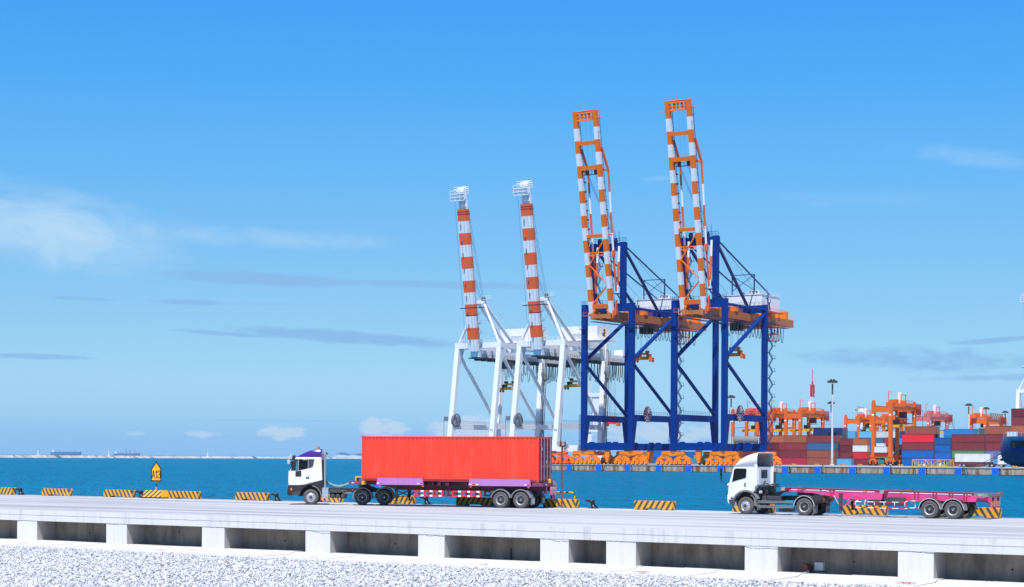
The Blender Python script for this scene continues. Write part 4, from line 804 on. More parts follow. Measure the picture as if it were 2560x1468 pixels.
# ================================================================ FAR QUAY
qy = thing('far_quay', 'rust-stained concrete quay across the water under the cranes', 'quay')
q = MB(); q.box(-416, 1500, QY, 1800, -.5, QZ); ob('deck', q, M['quaydeck'], qy)
q = MB(); q.box(-416, 300, QY - .35, QY - .002, .62, QZ - .25); ob('quay_wall', q, M['quaywall'], qy)
q = MB(); q.box(-416, 300, QY - .5, QY + .1, QZ - .22, QZ + .03); ob('coping', q, M['quaydeck'], qy)
q = MB(); q.box(-416, 300, QY - .33, QY - .003, -.4, .6); ob('wet_footing', q, M['darkgrey'], qy)
FX = [1417.3, 1490, 1562.6, 1639.8, 1713.9, 1794, 1873, 1955.7, 2036.5, 2123, 2208.7, 2297, 2387.7, 2480, 2573]
for i, px in enumerate(FX):
    x = onY(px, 1175, QY - 1).x; q = MB(); q.box(x, x + 2.05, QY - 1.15, QY - .95, SEA - .1, QZ - .05, 0); q.tube((x + 1, QY - .95, 1.6), (x + 1, QY - .4, 1.6), .55, 10, 1)
    ob('fender', q, [M['fender'], M['black']], qy)
    q = MB(); q.path([(x + 2.2, QY - .5, QZ), (x + 2.5, QY - .8, 1.9), (x + 3.0, QY - .6, 1.2)], .05, 5, 0); q.path([(x + 2.3, QY - .6, 1.0), (x + 2.8, QY - .55, 2.2), (x + 3.2, QY - .5, QZ)], .05, 5, 1); q.box(x + 2.1, x + 2.45, QY - .42, QY - .36, .62, QZ - .3, 0)
    ob('fender_chain', q, [M['black'], M['palestruct']], qy)
for px in (1620.5, 2284.5):
    x = onY(px, 1175, QY).x; q = MB()
    for o in (0, .5): q.box(x + o, x + o + .22, QY - .4, QY - .352, .6, QZ - .25)
    ob('drain_slot', q, M['black'], qy)
# ================================================================ SHIP-TO-SHORE CRANES (u along the quay, v inland, z above the quay deck)
def rail_walk(mb, p, q_, h=1.1, step=2.0, m=0, r=.05):
    p = Vector(p); q_ = Vector(q_); n = max(1, round((q_ - p).length / step)); up = Vector((0, 0, h))
    mb.beam(p + up, q_ + up, r * 1.6, m=m); mb.beam(p + up * .5, q_ + up * .5, r, m=m)
    for k in range(n + 1): a = p.lerp(q_, k / n); mb.beam(a, a + up, r * 1.4, m=m)
def stair_tower(mb, u, v, z0, z1, step=4.4, du=2.6, m=0):
    z = z0
    while z < z1 - 1:
        mb.box(u + du - .5, u + du + .7, v, v + .9, z - .06, z + .05, m); mb.box(u - .3, u + .7, v, v + .9, z + step * .5 - .06, z + step * .5 + .06, m)
        mb.beam((u + du + .65, v, z), (u + du + .65, v, z + 1.2), .10, m=m); mb.beam((u + du - .4, v, z + 1.15), (u + du + .7, v, z + 1.15), .07, m=m); mb.beam((u + du - .4, v, z), (u + du - .4, v, z + 1.2), .08, m=m)
        for dv in (0, .8):
            mb.beam((u + du - .4, v + dv, z), (u + .5, v + dv, z + step * .5), .12, .20, m=m); mb.beam((u + .5, v + dv, z + step * .5), (u + du - .4, v + dv, z + step), .12, .20, m=m)
        mb.beam((u + du - .4, v, z + 1.1), (u + .5, v, z + step * .5 + 1.1), .06, m=m); mb.beam((u + .5, v, z + step * .5 + 1.1), (u + du - .4, v, z + step + 1.1), .06, m=m)
        z += step
def festoon(mb, u, v0, v1, z, n, dmin, dmax, m=0, r=.09):
    for k in range(n):
        a = v0 + (v1 - v0) * k / n; b = v0 + (v1 - v0) * (k + .9) / n; d = rng.uniform(dmin, dmax)
        mb.path([(u, a, z), (u, a + (b - a) * .12, z - d * .6), (u, a + (b - a) * .3, z - d * .93), (u, (a + b) / 2, z - d), (u, b - (b - a) * .3, z - d * .93), (u, b - (b - a) * .12, z - d * .6), (u, b, z)], r, 5, m)
def bogie(parent, u, v, mat, ztop=5.0, flip=1):
    q = MB()
    def pr(poly, du=0, t=.55, m=0): q.prism([(u + du + x, z) for x, z in poly], v - t, v + t, m)
    pr([(-4.1, 4.75), (4.1, 4.75), (4.5, 3.95), (4.3, 3.6), (2.6, 3.6), (1.2, 3.2), (-1.2, 3.2), (-2.6, 3.6), (-4.3, 3.6), (-4.5, 3.95)]); pr([(-.9, 4.99), (.9, 4.99), (.8, 4.3), (0, 3.8), (-.8, 4.3)], 0, .60, 1)
    for d in (-3.45, 3.45):
        pr([(-.8, 3.58), (.8, 3.58), (2.9, 2.15), (2.95, 1.75), (2.0, 1.75), (.7, 2.25), (-.7, 2.25), (-2.0, 1.75), (-2.95, 1.75), (-2.9, 2.15)], d, .42)
        pr([(-.5, 3.5), (.5, 3.5), (.4, 3.1), (0, 2.8), (-.4, 3.1)], d, .52, 1)
        for s2 in (-1, 1):
            e = d + s2 * 1.72
            pr([(-.42, 2.15), (.42, 2.15), (1.35, 1.4), (1.35, 1.12), (.7, 1.12), (.4, 1.25), (-.4, 1.25), (-.7, 1.12), (-1.35, 1.12), (-1.35, 1.4)], e, .50)
            for s3 in (-.86, .86): pr([(-.64, 1.13), (-.2, 1.13), (-.1, 1.0), (.1, 1.0), (.2, 1.13), (.64, 1.13), (.64, .55), (.42, .34), (-.42, .34), (-.64, .55)], e + s3, .60); q.tube((u + e + s3, v - .3, .36), (u + e + s3, v + .3, .36), .36, 12, 2)
    return ob('bogie', q, [mat, M['girder'] if mat == M['bogie'] else M['redorange'], M['black']], parent)
def make_sts(label, loc, base=M['blue'], dark=M['blue']):
    C = thing('ship_to_shore_crane', label, 'quay crane', loc, 0, 'blue gantry cranes on the far quay')
    U, G = 9.55, 30.5; B = M['blue']
    for u in (-U, U):
        for v in (0, G):
            q = MB(); q.box(u - .9, u + .9, v - .8, v + .8, 5.0, 56.0); s2 = 1 if v == 0 else -1
            q.prism([(v + s2 * .8, 15.2), (v + s2 * 2.6, 15.2), (v + s2 * 1.0, 7.5), (v + s2 * .8, 7.5)], u - .8, u + .8, 0, 'x')
            if v == 0: rail_walk(q, (u - 1, -.9, 56), (u + 1, -.9, 56), 1.3, .7); q.box(u - 1.3, u + 1.3, -1.6, -.8, 47.2, 47.4); rail_walk(q, (u - 1.3, -1.6, 47.4), (u + 1.3, -1.6, 47.4))
            ob('leg', q, B, C)
            bogie(C, u * 1.0, v, M['bogie'])
    for v in (0, G):
        q = MB(); q.box(-U + .9, U - .9, v - .75, v + .75, 5.0, 7.55)
        for du in (-6.3, 0.5, 6.3 - 3): q.prism([(du - .9, 7.55), (du + .9, 7.55), (du + .6, 7.95), (du - .6, 7.95)], v - .6, v + .6)
        ob('sill_beam', q, B, C)
        q = MB(); q.box(-U + .9, U - .9, v - .7, v + .7, 53.2, 55.9); rail_walk(q, (-U, v - .7, 55.9), (U, v - .7, 55.9)); ob('portal_beam', q, B, C)
        q = MB(); q.prism([(-1.0, 4.98), (1.1, 4.98), (.9, 2.6), (.4, .7), (-.2, .7), (-.7, 2.6)], v - .5, v + .5); q.box(-1.5, -.9, v - .5, v + .5, 2.4, 3.4); ob('storm_anchor', q, M['bogie'], C)
    for u in (-U, U):
        q = MB(); q.box(u - .65, u + .65, .8, G - .8, 15.1, 17.3); rail_walk(q, (u + .65, 1, 17.3), (u + .65, G - 1, 17.3), 1.2, 1.6, r=.045); ob('side_beam', q, B, C)
        q = MB(); q.tube((u, .6, 35.2), (u, G - .4, 17.5), .62, 12); q.tube((u, .6, 36.4), (u, G - .6, 52.6), .70, 12); q.prism([(.8, 34), (2.2, 35), (2.2, 37), (.8, 38)], u - .3, u + .3, 0, 'x'); ob('diagonal_brace', q, B, C)
        q = MB(); q.tube((u, .8, 54.2), (u, G - .8, 54.2), .5, 10); ob('tie_tube', q, B, C)
    for u in (-6, 6):
        q = MB(); q.box(u - .95, u + .95, -.75, .75, 55.9, 77.2); ob('mast', q, B, C)
    q = MB(); q.box(-7.2, 7.2, -.7, .7, 74.2, 76.9); rail_walk(q, (-7.2, -.8, 77), (7.4, -.8, 77), 1.6, 1.2, r=.07); q.beam((4.2, 0, 77), (4.2, 0, 81), .12)
    for u in (-3.2, 3.2): q.lathe([(0, -.35), (1.0, -.35), (1.0, .35), (0, .35)], (u, -.6, 77.6), 'x', 16, 1)
    ob('mast_head', q, [B, M['navy']], C)
    q = MB(); stair_tower(q, -4.9, -.2, 56.2, 74, 4.3, 2.0); ob('mast_stairs', q, M['navy'], C)
    q = MB()
    for u in (-1, 1):
        q.tube((u * 5.6, .4, 75.8), (u * 3.9, 30.4, 53.8), .55, 10); q.tube((u * 6.0, .4, 76.2), (u * 4.6, 46, 60.3), .28, 8); q.path([(u * 6.3, 0, 76.8), (u * 5.6, 33, 60)], .05, 5)
    ob('backstay', q, M['navy'], C)
    q = MB()
    for u in (-4.3, 4.3): q.beam((u, 32.8, 60), (u, 32.8, 67.2), .35)
    q.beam((-4.3, 32.8, 67.1), (4.3, 32.8, 67.1), .25); q.beam((-4.3, 32.8, 61.5), (4.3, 32.8, 67), .18); q.beam((4.3, 32.8, 61.5), (-4.3, 32.8, 67), .18); ob('stay_frame', q, M['navy'], C)
    for u in (-3.3, 3.3):
        q = MB(); q.box(u - .75, u + .75, -5.2, 66, 50.6, 53.1); q.box(u - 1.0, u + 1.0, -5.2, 66, 50.4, 50.58, 0)
        w_ = u + (1.3 if u > 0 else -1.3); q.box(min(u, w_) - .3, max(u, w_) + .4, -4, 60, 49.6, 49.75, 1)
        if u > 0: rail_walk(q, (u + 1.7, -4, 49.75), (u + 1.7, 58, 49.75), 1.1, 1.5, 1, .04); rail_walk(q, (u + .75, 4, 53.1), (u + .75, 24, 53.1), 1.2, 1.2, 2, .06)
        ob('girder', q, [M['girder'], M['navy'], M['borange']], C)
    for u in (-3.3, 3.3):
        q = MB(); q.prism([(u - 1, 53.1), (u + 1, 53.1), (u + .8, 55.2), (u - .8, 55.2)], -5, -3.4); ob('hinge_bracket', q, M['bogie'], C)
        for a_, b_, h_ in ((18, 20.5, 54.8), (52, 54, 55), (47, 50, 54.6)): q = MB(); q.box(u - 1.05, u + 1.05, a_, b_, 53.1, h_); ob('drive_box', q, M['bogie'], C, bev=.1)
    q = MB(); q.box(-2.5, 2.5, -5.1, -4.5, 50.7, 52.0); ob('end_tie', q, M['girder'], C)
    q = MB(); q.box(-2.5, 2.5, 65, 66, 50.6, 52.8); rail_walk(q, (-4, 66, 53.1), (4.5, 66, 53.1)); ob('end_tie', q, M['bogie'], C)
    q = MB(); q.box(1.2, 3.6, 60, 62.5, 53.1, 56); ob('cable_drum', q, M['bogie'], C)
    q = MB(); q.box(-7.4, 7.4, 32.5, 47, 54.6, 60.0); q.box(-7.6, 7.6, 32.3, 47.2, 59.9, 60.1)
    hs = ob('machinery_house', q, M['cranewhite'], C)
    q = MB(); rail_walk(q, (-7.4, 32.4, 60.1), (7.4, 32.4, 60.1), 1.2, 1.5, r=.03); rail_walk(q, (7.4, 32.5, 60.1), (7.4, 47, 60.1), 1.2, 1.5, r=.03); ob('roof_rail', q, M['cranewhite'], hs)
    q = MB(); q.box(-4.2, 2.2, 32.42, 32.5, 54.8, 56.0, 0); q.box(-6.6, -5.9, 32.42, 32.5, 57.2, 58.2, 1); q.box(7.4, 7.46, 38, 39, 55, 57.4, 1); ob('house_louvre', q, [M['lightgrey'], M['darkgrey']], hs)
    for k in range(3): q = MB(); q.box(2 + k * 1.3, 3 + k * 1.3, 33.2, 34.2, 60.1, 61.6); q.box(2.2 + k * 1.3, 2.8 + k * 1.3, 33.17, 33.2, 60.4, 61.3, 1); ob('vent', q, [M['cranewhite'], M['darkgrey']], hs)
    q = MB(); q.box(-7.5, 9.4, 31.4, 32.4, 54.2, 54.5); rail_walk(q, (-7.5, 31.4, 54.5), (9.4, 31.4, 54.5)); q.box(7.4, 9.4, 31.4, 48, 53.9, 54.1, 1); rail_walk(q, (9.4, 31.4, 54.1), (9.4, 48, 54.1), m=1); stair_tower(q, 8.6, 33, 54, 60, 3, 1.2); ob('house_walkway', q, [B, M['borange']], C)
    q = MB(); festoon(q, 4.9, 6, 56, 49.4, 19, 4.2, 5.6, 0, .11); ob('festoon_cable', q, M['cable'], C)
    q = MB(); q.box(1.0, 4.4, 20.5, 24.5, 46.7, 49.3, 0); q.box(1.1, 4.3, 20.4, 20.5, 46.9, 48.6, 1); q.box(4.4, 4.46, 20.7, 23.8, 46.9, 48.6, 1); q.box(-3, 3.2, 24, 31, 49.0, 49.7, 2); ob('operator_cab', q, [M['cabin'], M['glass'], M['girder']], C)
    q = MB()
    q.box(-3.6, 4.4, 36, 44, 48.6, 49.4); ob('trolley', q, M['girder'], C); q = MB()
    for z in (44.5, 47, 49.5):
        for a, b in (((1.5, 45), (5.5, 45)), ((5.5, 45), (5.5, 50)), ((5.5, 50), (1.5, 50)), ((1.5, 50), (1.5, 45))): q.beam((*a, z), (*b, z), .22)
    for a in ((1.5, 45), (5.5, 45), (5.5, 50), (1.5, 50)): q.beam((*a, 44.5), (*a, 50.5), .22)
    q.beam((1.5, 45, 44.5), (5.5, 45, 47), .15); q.beam((5.5, 45, 47), (1.5, 45, 49.5), .15); q.beam((5.5, 45, 44.5), (5.5, 50, 47), .15); q.beam((5.5, 50, 47), (5.5, 45, 49.5), .15); ob('service_cage', q, M['redorange'], C)
    q = MB(); stair_tower(q, U + 1.1, G - .3, 1.5, 49, 4.45, 2.3); ob('stairs', q, M['navy'], C)
    q = MB(); q.box(-U - 2.0, -U - .9, -.5, .5, 8.2, 8.35); q.box(-U - 1.8, -U - .9, -.5, .5, 14, 14.1); q.beam((-U - 1.7, -.3, 4.8), (-U - 1.7, -.3, 17.5), .12); q.beam((-U - 1.2, -.3, 4.8), (-U - 1.2, -.3, 17.5), .12); 
    for k in range(16): q.beam((-U - 1.7, -.3, 5 + k * .8), (-U - 1.2, -.3, 5 + k * .8), .07)
    ob('ladder', q, M['navy'], C)
    # cable reel with spokes
    q = MB(); q.lathe([(2.75, -.06), (2.85, -.06), (2.85, .06), (2.75, .06), (2.75, -.06)], (U + 1.4, 9, 17.6), 'x', 36, 0); q.lathe([(2.7, -.02), (.3, -.10), (.3, .10), (2.7, .03)], (U + 1.4, 9, 17.6), 'x', 36, 0)
    for k in range(28):
        a = k * 2 * math.pi / 28; q.beam((U + 1.55, 9 + .4 * math.cos(a), 17.6 + .4 * math.sin(a)), (U + 1.50, 9 + 2.75 * math.cos(a), 17.6 + 2.75 * math.sin(a)), .12, .06, 1 if k % 2 else 2)
    q.tube((U + .6, 9, 17.6), (U + 1.8, 9, 17.6), .35, 10, 2); q.beam((U + .8, 9, 15), (U + 1.0, 9, 17.6), .5, m=2); ob('cable_reel', q, [M['cdoor'], M['palestruct'], M['navy']], C)
    # raised boom
    hz, hv = 51.9, -4.2; tilt = R(80.0); Lb = 69.8
    ax = Vector((0, -math.cos(tilt), math.sin(tilt))); back = Vector((0, math.sin(tilt), math.cos(tilt))); o = Vector((0, hv, hz))
    P3 = lambda u, l, b=0: o + ax * l + back * b + Vector((u, 0, 0))
    stp = [0]; l = Lb - 5.7
    marks = [Lb, l]
    while l > 4.5: l -= 4.24; marks.append(l)
    marks.append(0)
    q = MB(); W_ = 3.3
    for u in (-3.95, 3.95):
        for i in range(len(marks) - 1): q.beam(P3(u, marks[i + 1]), P3(u, marks[i]), 1.36, 1.75, i % 2, up=back)
    for d, h in ((10.9, 1.35), (19.3, 1.5), (42.6, 1.2), (66.8, 1.5)): q.beam(P3(-W_, Lb - d), P3(W_, Lb - d), h, 1.0, 0, up=back)
    for l in (Lb - 48.3, Lb - 49.3): q.beam(P3(-W_, l), P3(W_, l), .3)
    for k in range(5): q.beam(P3(-2.6 + k * 1.3, Lb - 48.3), P3(-1.8 + k * 1.3, Lb - 49.3), .15)
    q.beam(P3(-W_, Lb - 52.5), P3(W_, Lb - 44), .38); q.beam(P3(-W_, Lb - 52.5), P3(W_, Lb - 59.5), .38); q.beam(P3(-W_, Lb - 66), P3(W_, Lb - 59.5), .38)
    bm = ob('boom', q, [M['corange'], M['wpaint']], C)
    tm = text_mb('167m', 1.15); fr = Matrix(((0, 0, 1), (0, 1, 0), (-1, 0, 0))).to_4x4()
    xf(tm, Matrix.Translation(P3(3.95 + .685, Lb - 8.2, -.1)) @ Matrix.Rotation(R(10), 4, 'X') @ fr); ob('lettering', tm, M['ink'], bm)
    q = MB()
    for l in (Lb - .7, Lb - 3.1): q.beam(P3(-W_, l), P3(W_, l), .5, .5, 0)
    q.beam(P3(-W_, Lb - 1.9), P3(W_, Lb - 1.9), .3, .3)
    for u in (-1.1, 0, 1.1): q.beam(P3(u, Lb - .8), P3(u, Lb - 3), .3, .3)
    for s2 in (-1, 1): q.beam(P3(s2 * 1.2, Lb - 3), P3(s2 * 3.2, Lb - .9), .22); q.beam(P3(s2 * 1.9, Lb - 3), P3(s2 * 3.3, Lb - 1.6), .2)
    q.box(-4.6, 4.6, P3(0, Lb).y + .2, P3(0, Lb).y + 1.6, P3(0, Lb).z - .1, P3(0, Lb).z + .12)
    q.beam(P3(-W_, Lb - .7, 1.3), P3(W_, Lb - .7, 1.3), .4); q.beam(P3(-W_, Lb - 3, 1.3), P3(W_, Lb - 3, 1.3), .4)
    for u in (-2.2, -.8, .8, 2.2): q.beam(P3(u, Lb - .7, 1.3), P3(u, Lb - 3, 1.3), .8, .1)
    q.beam(P3(-4.6, Lb - 3.2), P3(-7.4, Lb - 3.4), .14); q.beam(P3(4.6, Lb - 2.4), P3(7.0, Lb - 2.5), .14); q.beam(P3(-.4, Lb), P3(-.4, Lb + 2.6), .12)
    ob('tip_frame', q, M['corange'], bm)
    q = MB(); q.box(-2.6, 2.6, P3(0, Lb - 21).y - .2, P3(0, Lb - 21).y + 1.2, P3(0, Lb - 21.6).z, P3(0, Lb - 21.5).z); 
    for u in (-2.4, -1, .6, 2.2): q.beam(P3(u, Lb - 19.8), P3(u, Lb - 21.6), .12)
    for u in (-1.5, 2.0): q.box(u - .5, u + .5, P3(0, Lb - 21).y, P3(0, Lb - 21).y + .8, P3(0, Lb - 21.7).z, P3(0, Lb - 20).z)
    q.beam(P3(-2.6, Lb - 20.4), P3(2.6, Lb - 20.4), .1); ob('sheave_platform', q, M['cabin'], bm)
    for u in (-3.2, 4.85):                        # folded forestay links
        q = MB(); pts = [P3(u, Lb - 12.8, .9), P3(u + .9, Lb - 20.8, 2.6), P3(u + .9, Lb - 28, 2.2), P3(u + .9, Lb - 35, 1.9), P3(u + .9, Lb - 42, 1.6), P3(u + .9, Lb - 49, 1.4), P3(u + .9, Lb - 56, 1.3), P3(u + .9, Lb - 62, 1.2)]
        for i in range(7): q.tube(pts[i], pts[i + 1], .38 if i else .45, 8, (0, 0, 1, 0, 1, 0, 0)[i])
        q.beam(P3(u - .6, Lb - 20, .6), pts[1], .6); q.beam(P3(u - .4, Lb - 42.5, .5), P3(u + 1.3, Lb - 42.5, 1.6), .3); q.box(pts[5].x - .5, pts[5].x + .5, pts[5].y - .5, pts[5].y + .5, pts[5].z - 1.2, pts[5].z + 1.2, 0)
        ob('forestay', q, [M['borange'], M['wpaint']], bm)
    for u in (-4.0, 4.6):
        q = MB(); a = Vector((u + .6, -1.6, 75.6)); b = Vector((u + .2, -1.8, 59.5))
        for k, m_ in enumerate((1, 1, 0, 0, 0, 1)): q.tube(a.lerp(b, k / 6), a.lerp(b, (k + 1) / 6), .42 if k < 4 else .3, 8, m_)
        q.box(u - .7, u + .9, -2.6, -.8, 59.0, 59.3, 2); q.beam((u, -1.6, 59), (u + 1.4, -.6, 56), .4, m=2)
        ob('hanging_link', q, [M['borange'], M['wpaint'], M['navy']], C)
    q = MB()
    for u in (-1.8, -1.5, -1.2, 1.6, 1.9): q.path([P3(u, Lb - 21.3, .4), (u + 4.2 if u < 0 else u + 1.5, .3, 77.8)], .055, 4)
    for u in (-2.4, -.3, 1.4): q.path([P3(u, Lb - 3, .2), P3(u, Lb - 19, .2)], .025, 4)
    ob('hoist_rope', q, M['rope'], bm)
    q = MB()                                      # ladder cage and walkway along the boom legs
    for u, s2 in ((-2.95, 1), (4.95, 1)):
        q.beam(P3(u + .5, 3), P3(u + .5, Lb - 2), .09); q.beam(P3(u, 3, .8), P3(u, Lb - 2, .8), .10, m=1)
        for k in range(30): l = 3 + k * 2.2; q.beam(P3(u - .3, l, .5), P3(u + .55, l, .5), .08); q.beam(P3(u + .5, l), P3(u + .5, l + 1.1), .08)
        for k in range(14): q.box(P3(u, 4 + k * 3.2).x - .3, P3(u, 4 + k * 3.2).x + .3, P3(u, 4 + k * 3.2, .6).y, P3(u, 4 + k * 3.2, .6).y + .5, P3(u, 4 + k * 3.2).z, P3(u, 4 + k * 3.2).z + (.5 if s2 * u < 0 else .12), 1 if u < 0 else 0)
    ob('boom_ladder', q, [M['navy'], M['cdoor']], bm)
    for u in (-3.95, 3.95):
        q = MB(); q.prism([(hv - 1.2, hz - 1.3), (hv + 1.2, hz - 1.3), (hv + .8, hz + 1.5), (hv - .8, hz + 1.5)], u + .75, u + 1.16, 0, 'x'); q.prism([(hv - .2, hz - .3), (hv + 1.6, hz + .2), (hv + .9, hz + 5), (hv + .3, hz + 5)], u + 1.15, u + 1.6, 0, 'x'); ob('boom_hinge', q, M['borange'], C)
    q = MB(); q.box(-7.2, -4.7, hv - .8, hv + .8, hz - .3, hz - .1); rail_walk(q, (-7.2, hv - .8, hz - .1), (-4.7, hv - .8, hz - .1)); ob('hinge_platform', q, M['borange'], C)
    return C
Xb1, Xb2 = -326.2, -290.4
B1 = make_sts('blue quay crane with raised orange and white boom, left of the pair', (Xb1, 553, QZ))
B2 = copy_tree(B1, 'blue quay crane with raised orange and white boom, right of the pair', loc=(Xb2, 553, QZ))
def make_white(label, loc):
    C = thing('ship_to_shore_crane', label, 'quay crane', loc, 0, 'white gantry cranes on the far quay'); W_ = M['cranewhite']
    U = 9.3; L0 = {0: (0, 5.2), 31: (31, 34.2)}
    for u in (-U, U):
        for v in (0, 31):
            v0, v1 = L0[v]; q = MB(); q.beam((u, v0, 4.6), (u, v1, 42.4), 1.9, 1.9, 0, up=(0, 1, 0), w2=1.75, h2=1.7)
            s2 = 1 if v == 0 else -1; q.prism([(v1 - .6, 42.3), (v1 + s2 * 3.2, 42.3), (v1 - s2 * .8, 34)], u - .7, u + .7, 0, 'x'); ob('leg', q, W_, C)
            bogie(C, u, v, M['redorange'])
    for v, (v0, v1) in L0.items():
        q = MB(); q.box(-U + .9, U - .9, v0 - .8, v0 + .8, 4.6, 7.0); q.box(-U - 3.0, -U - .95, v0 - .7, v0 + .7, 4.4, 6.8); q.box(U + .95, U + 3.4, v0 - .7, v0 + .7, 4.4, 6.8); ob('sill_beam', q, W_, C)
        q = MB(); q.box(-U - 1.0, U + 1.0, v1 - .8, v1 + .8, 42.4, 44.5); rail_walk(q, (-U, v1 - .7, 44.5), (U, v1 - .7, 44.5)); ob('portal_beam', q, W_, C)
    for u in (-U, U):
        q = MB(); q.box(u - .55, u + .55, 2.4, 31.2, 12.6, 14.4); rail_walk(q, (u + .5, 3, 14.4), (u + .5, 30, 14.4), 1.2, 1.8, 1, .05); ob('side_beam', q, [W_, M['grey']], C)
        q = MB(); q.tube((u, 5.4, 41), (u, 31.5, 14.6), .62, 10); q.box(u - .5, u + .5, 6.2, 33.5, 42.4, 44.2); ob('diagonal_brace', q, W_, C)
    q = MB()
    for s2 in (-1, 1): q.tube((s2 * 8.9, 5.2, 44.3), (s2 * 1.3, 6.0, 59.6), .52, 10)
    q.box(-2.2, 2.2, 5.4, 6.6, 58.8, 60.2); q.lathe([(0, -.5), (.8, -.5), (.8, .5), (0, .5)], (1.4, 6, 60.6), 'x', 14, 1); q.box(1.2, 5.2, 5.2, 6.8, 60.2, 60.35); rail_walk(q, (1.2, 5.2, 60.35), (5.2, 5.2, 60.35), 1.3, .8); q.box(-6.8, 4, 2.6, 3.2, 57.0, 57.3, 1); rail_walk(q, (-6.8, 2.6, 57.3), (-3, 2.6, 57.3), 1)
    ob('apex_frame', q, [W_, M['darkgrey']], C)
    q = MB()
    for s2 in (-1, 1): q.tube((s2 * 1.2, 6.2, 59.6), (s2 * 1.9, 28.5, 42.5), .62, 10)
    q.path([(1.2, 6.2, 60.4), (1.9, 36, 47)], .06, 5); ob('backstay', q, W_, C)
    q = MB(); q.box(-1.8, 1.8, 2.5, 65, 39.0, 41.6, 0); q.box(-2.8, 2.8, 2.5, 64, 38.5, 38.9, 1); rail_walk(q, (2.8, 3, 38.9), (2.8, 63, 38.9), 1.1, 1.6, 1, .05)
    for k in range(14): q.box(-2.6, 2.6, 6 + k * 4.2, 7.4 + k * 4.2, 37.9, 38.5, 1)
    q.box(-2, 2, 60, 64, 41.6, 43.8, 0); ob('girder', q, [W_, M['darkgrey']], C)
    q = MB(); q.box(-8.8, 7, 32.2, 41.5, 46.3, 51.3); hs = ob('machinery_house', q, W_, C)
    q = MB(); q.box(-3.6, 2.8, 32.12, 32.2, 46.6, 48.6, 0); q.box(-9.4, 9.2, 31.2, 43, 45.9, 46.25, 1); q.box(7, 7.06, 36, 37, 47.8, 48.8, 2); ob('house_louvre', q, [M['lightgrey'], W_, M['darkgrey']], hs)
    q = MB(); rail_walk(q, (-9.4, 31.2, 46.2), (9.2, 31.2, 46.2)); rail_walk(q, (9.2, 31.2, 46.2), (9.2, 43, 46.2)); ob('house_rail', q, W_, hs)
    q = MB(); q.box(7, 7.05, 36.5, 38.3, 47.3, 50.4, 0); 
    for k in range(3): q.prism([(36.7, 47.6 + k), (38.1, 47.6 + k), (37.4, 48.4 + k)], 7.05, 7.07, 1, 'x')
    ob('warning_sign', q, [M['yellow'], M['ink']], hs)
    for fu, fa, fb, fn in ((2.6, 14, 34, 9), (2.6, 40, 62, 14), (-2.2, 30, 62, 14)): q = MB(); festoon(q, fu, fa, fb, 38.4, fn, 4.0, 7.5, 0, .10); q.box(fu - .12, fu + .12, fa, fb, 38.3, 38.5); ob('festoon_cable', q, M['cable'], C)
    q = MB(); q.box(.4, 3.0, 20, 23.5, 35.4, 38.2, 0); q.box(.5, 2.9, 19.95, 20, 35.7, 37.4, 1); q.box(-2.6, 2.6, 23, 29, 37.2, 38.2, 0); ob('operator_cab', q, [M['darkgrey'], M['glass']], C)
    q = MB(); stair_tower(q, U + 1.2, 31.5, 8, 38, 5.0, .8); q.beam((U + 1.6, 31, 1), (U + 1.6, 34, 42), .22); q.beam((U + 2.3, 31, 1), (U + 2.3, 34, 42), .22); q.box(U + 1.2, U + 2.2, 33, 33.8, 31, 34); ob('stairs', q, M['grey'], C)
    q = MB(); q.lathe([(2.5, -.4), (2.6, -.4), (2.6, .4), (2.5, .4), (2.5, -.4)], (-U + 1.0, 2.6, 15.8), 'x', 26, 0)
    for k in range(24): a = k * math.pi / 12; q.beam((-U + 1.45, 2.6 + .3 * math.cos(a), 15.8 + .3 * math.sin(a)), (-U + 1.45, 2.6 + 2.5 * math.cos(a), 15.8 + 2.5 * math.sin(a)), .16, .08, 0)
    q.box(-U + .6, -U + 1.8, 3.2, 4, 14, 16); q.box(-U - 2.4, -U - 1.0, -.4, .6, 15.6, 17.2, 0); q.beam((-U - 2.6, 0, 3), (-U - 2.6, 0, 16.5), .12); ob('cable_reel', q, M['grey'], C)
    # boom
    hz, hv, tilt, Lb = 41.2, 2.5, R(81.2), 51.8
    ax = Vector((0, -math.cos(tilt), math.sin(tilt))); back = Vector((0, math.sin(tilt), math.cos(tilt))); o = Vector((0, hv, hz)); P3 = lambda u, l, b=0: o + ax * l + back * b + Vector((u, 0, 0))
    q = MB(); n = 12
    for i in range(n):
        m_ = 0 if (n - 1 - i) % 2 == 0 else 1; q.beam(P3(0, Lb * i / n), P3(0, Lb * (i + 1) / n), 3.7, 2.5, m_, up=back)
    for u in (-.7, .8): q.beam(P3(u, 0, -1.27), P3(u, Lb, -1.27), .07, .05, 2)
    for l in (Lb - 1.0, Lb - 1.8, 13.2, 16): q.beam(P3(-1.9, l), P3(1.9, l), .3, 2.56, 3, up=back)
    for k in range(9): q.box(P3(-.7, 4 + k * 5.2).x - .2, P3(-.7, 4 + k * 5.2).x + .2, P3(0, 4 + k * 5.2, -1.6).y, P3(0, 4 + k * 5.2, -1.2).y, P3(0, 4 + k * 5.2).z - .5, P3(0, 4 + k * 5.2).z + .6, 2)
    bm = ob('boom', q, [M['redorange'], W_, M['grey'], M['cdoor']], C)
    q = MB()
    for u0, u1, l0, l1, b in ((-4.2, 2.0, 3.2, 6.8, -1.5), (-3.7, 2.6, 5.6, 8.0, .6)):
        for u in np.linspace(u0, u1, 4): q.beam(P3(u, Lb + l0, b), P3(u, Lb + l1, b), .22)
        for l in np.linspace(l0, l1, 4): q.beam(P3(u0, Lb + l, b), P3(u1, Lb + l, b), .34, .2)
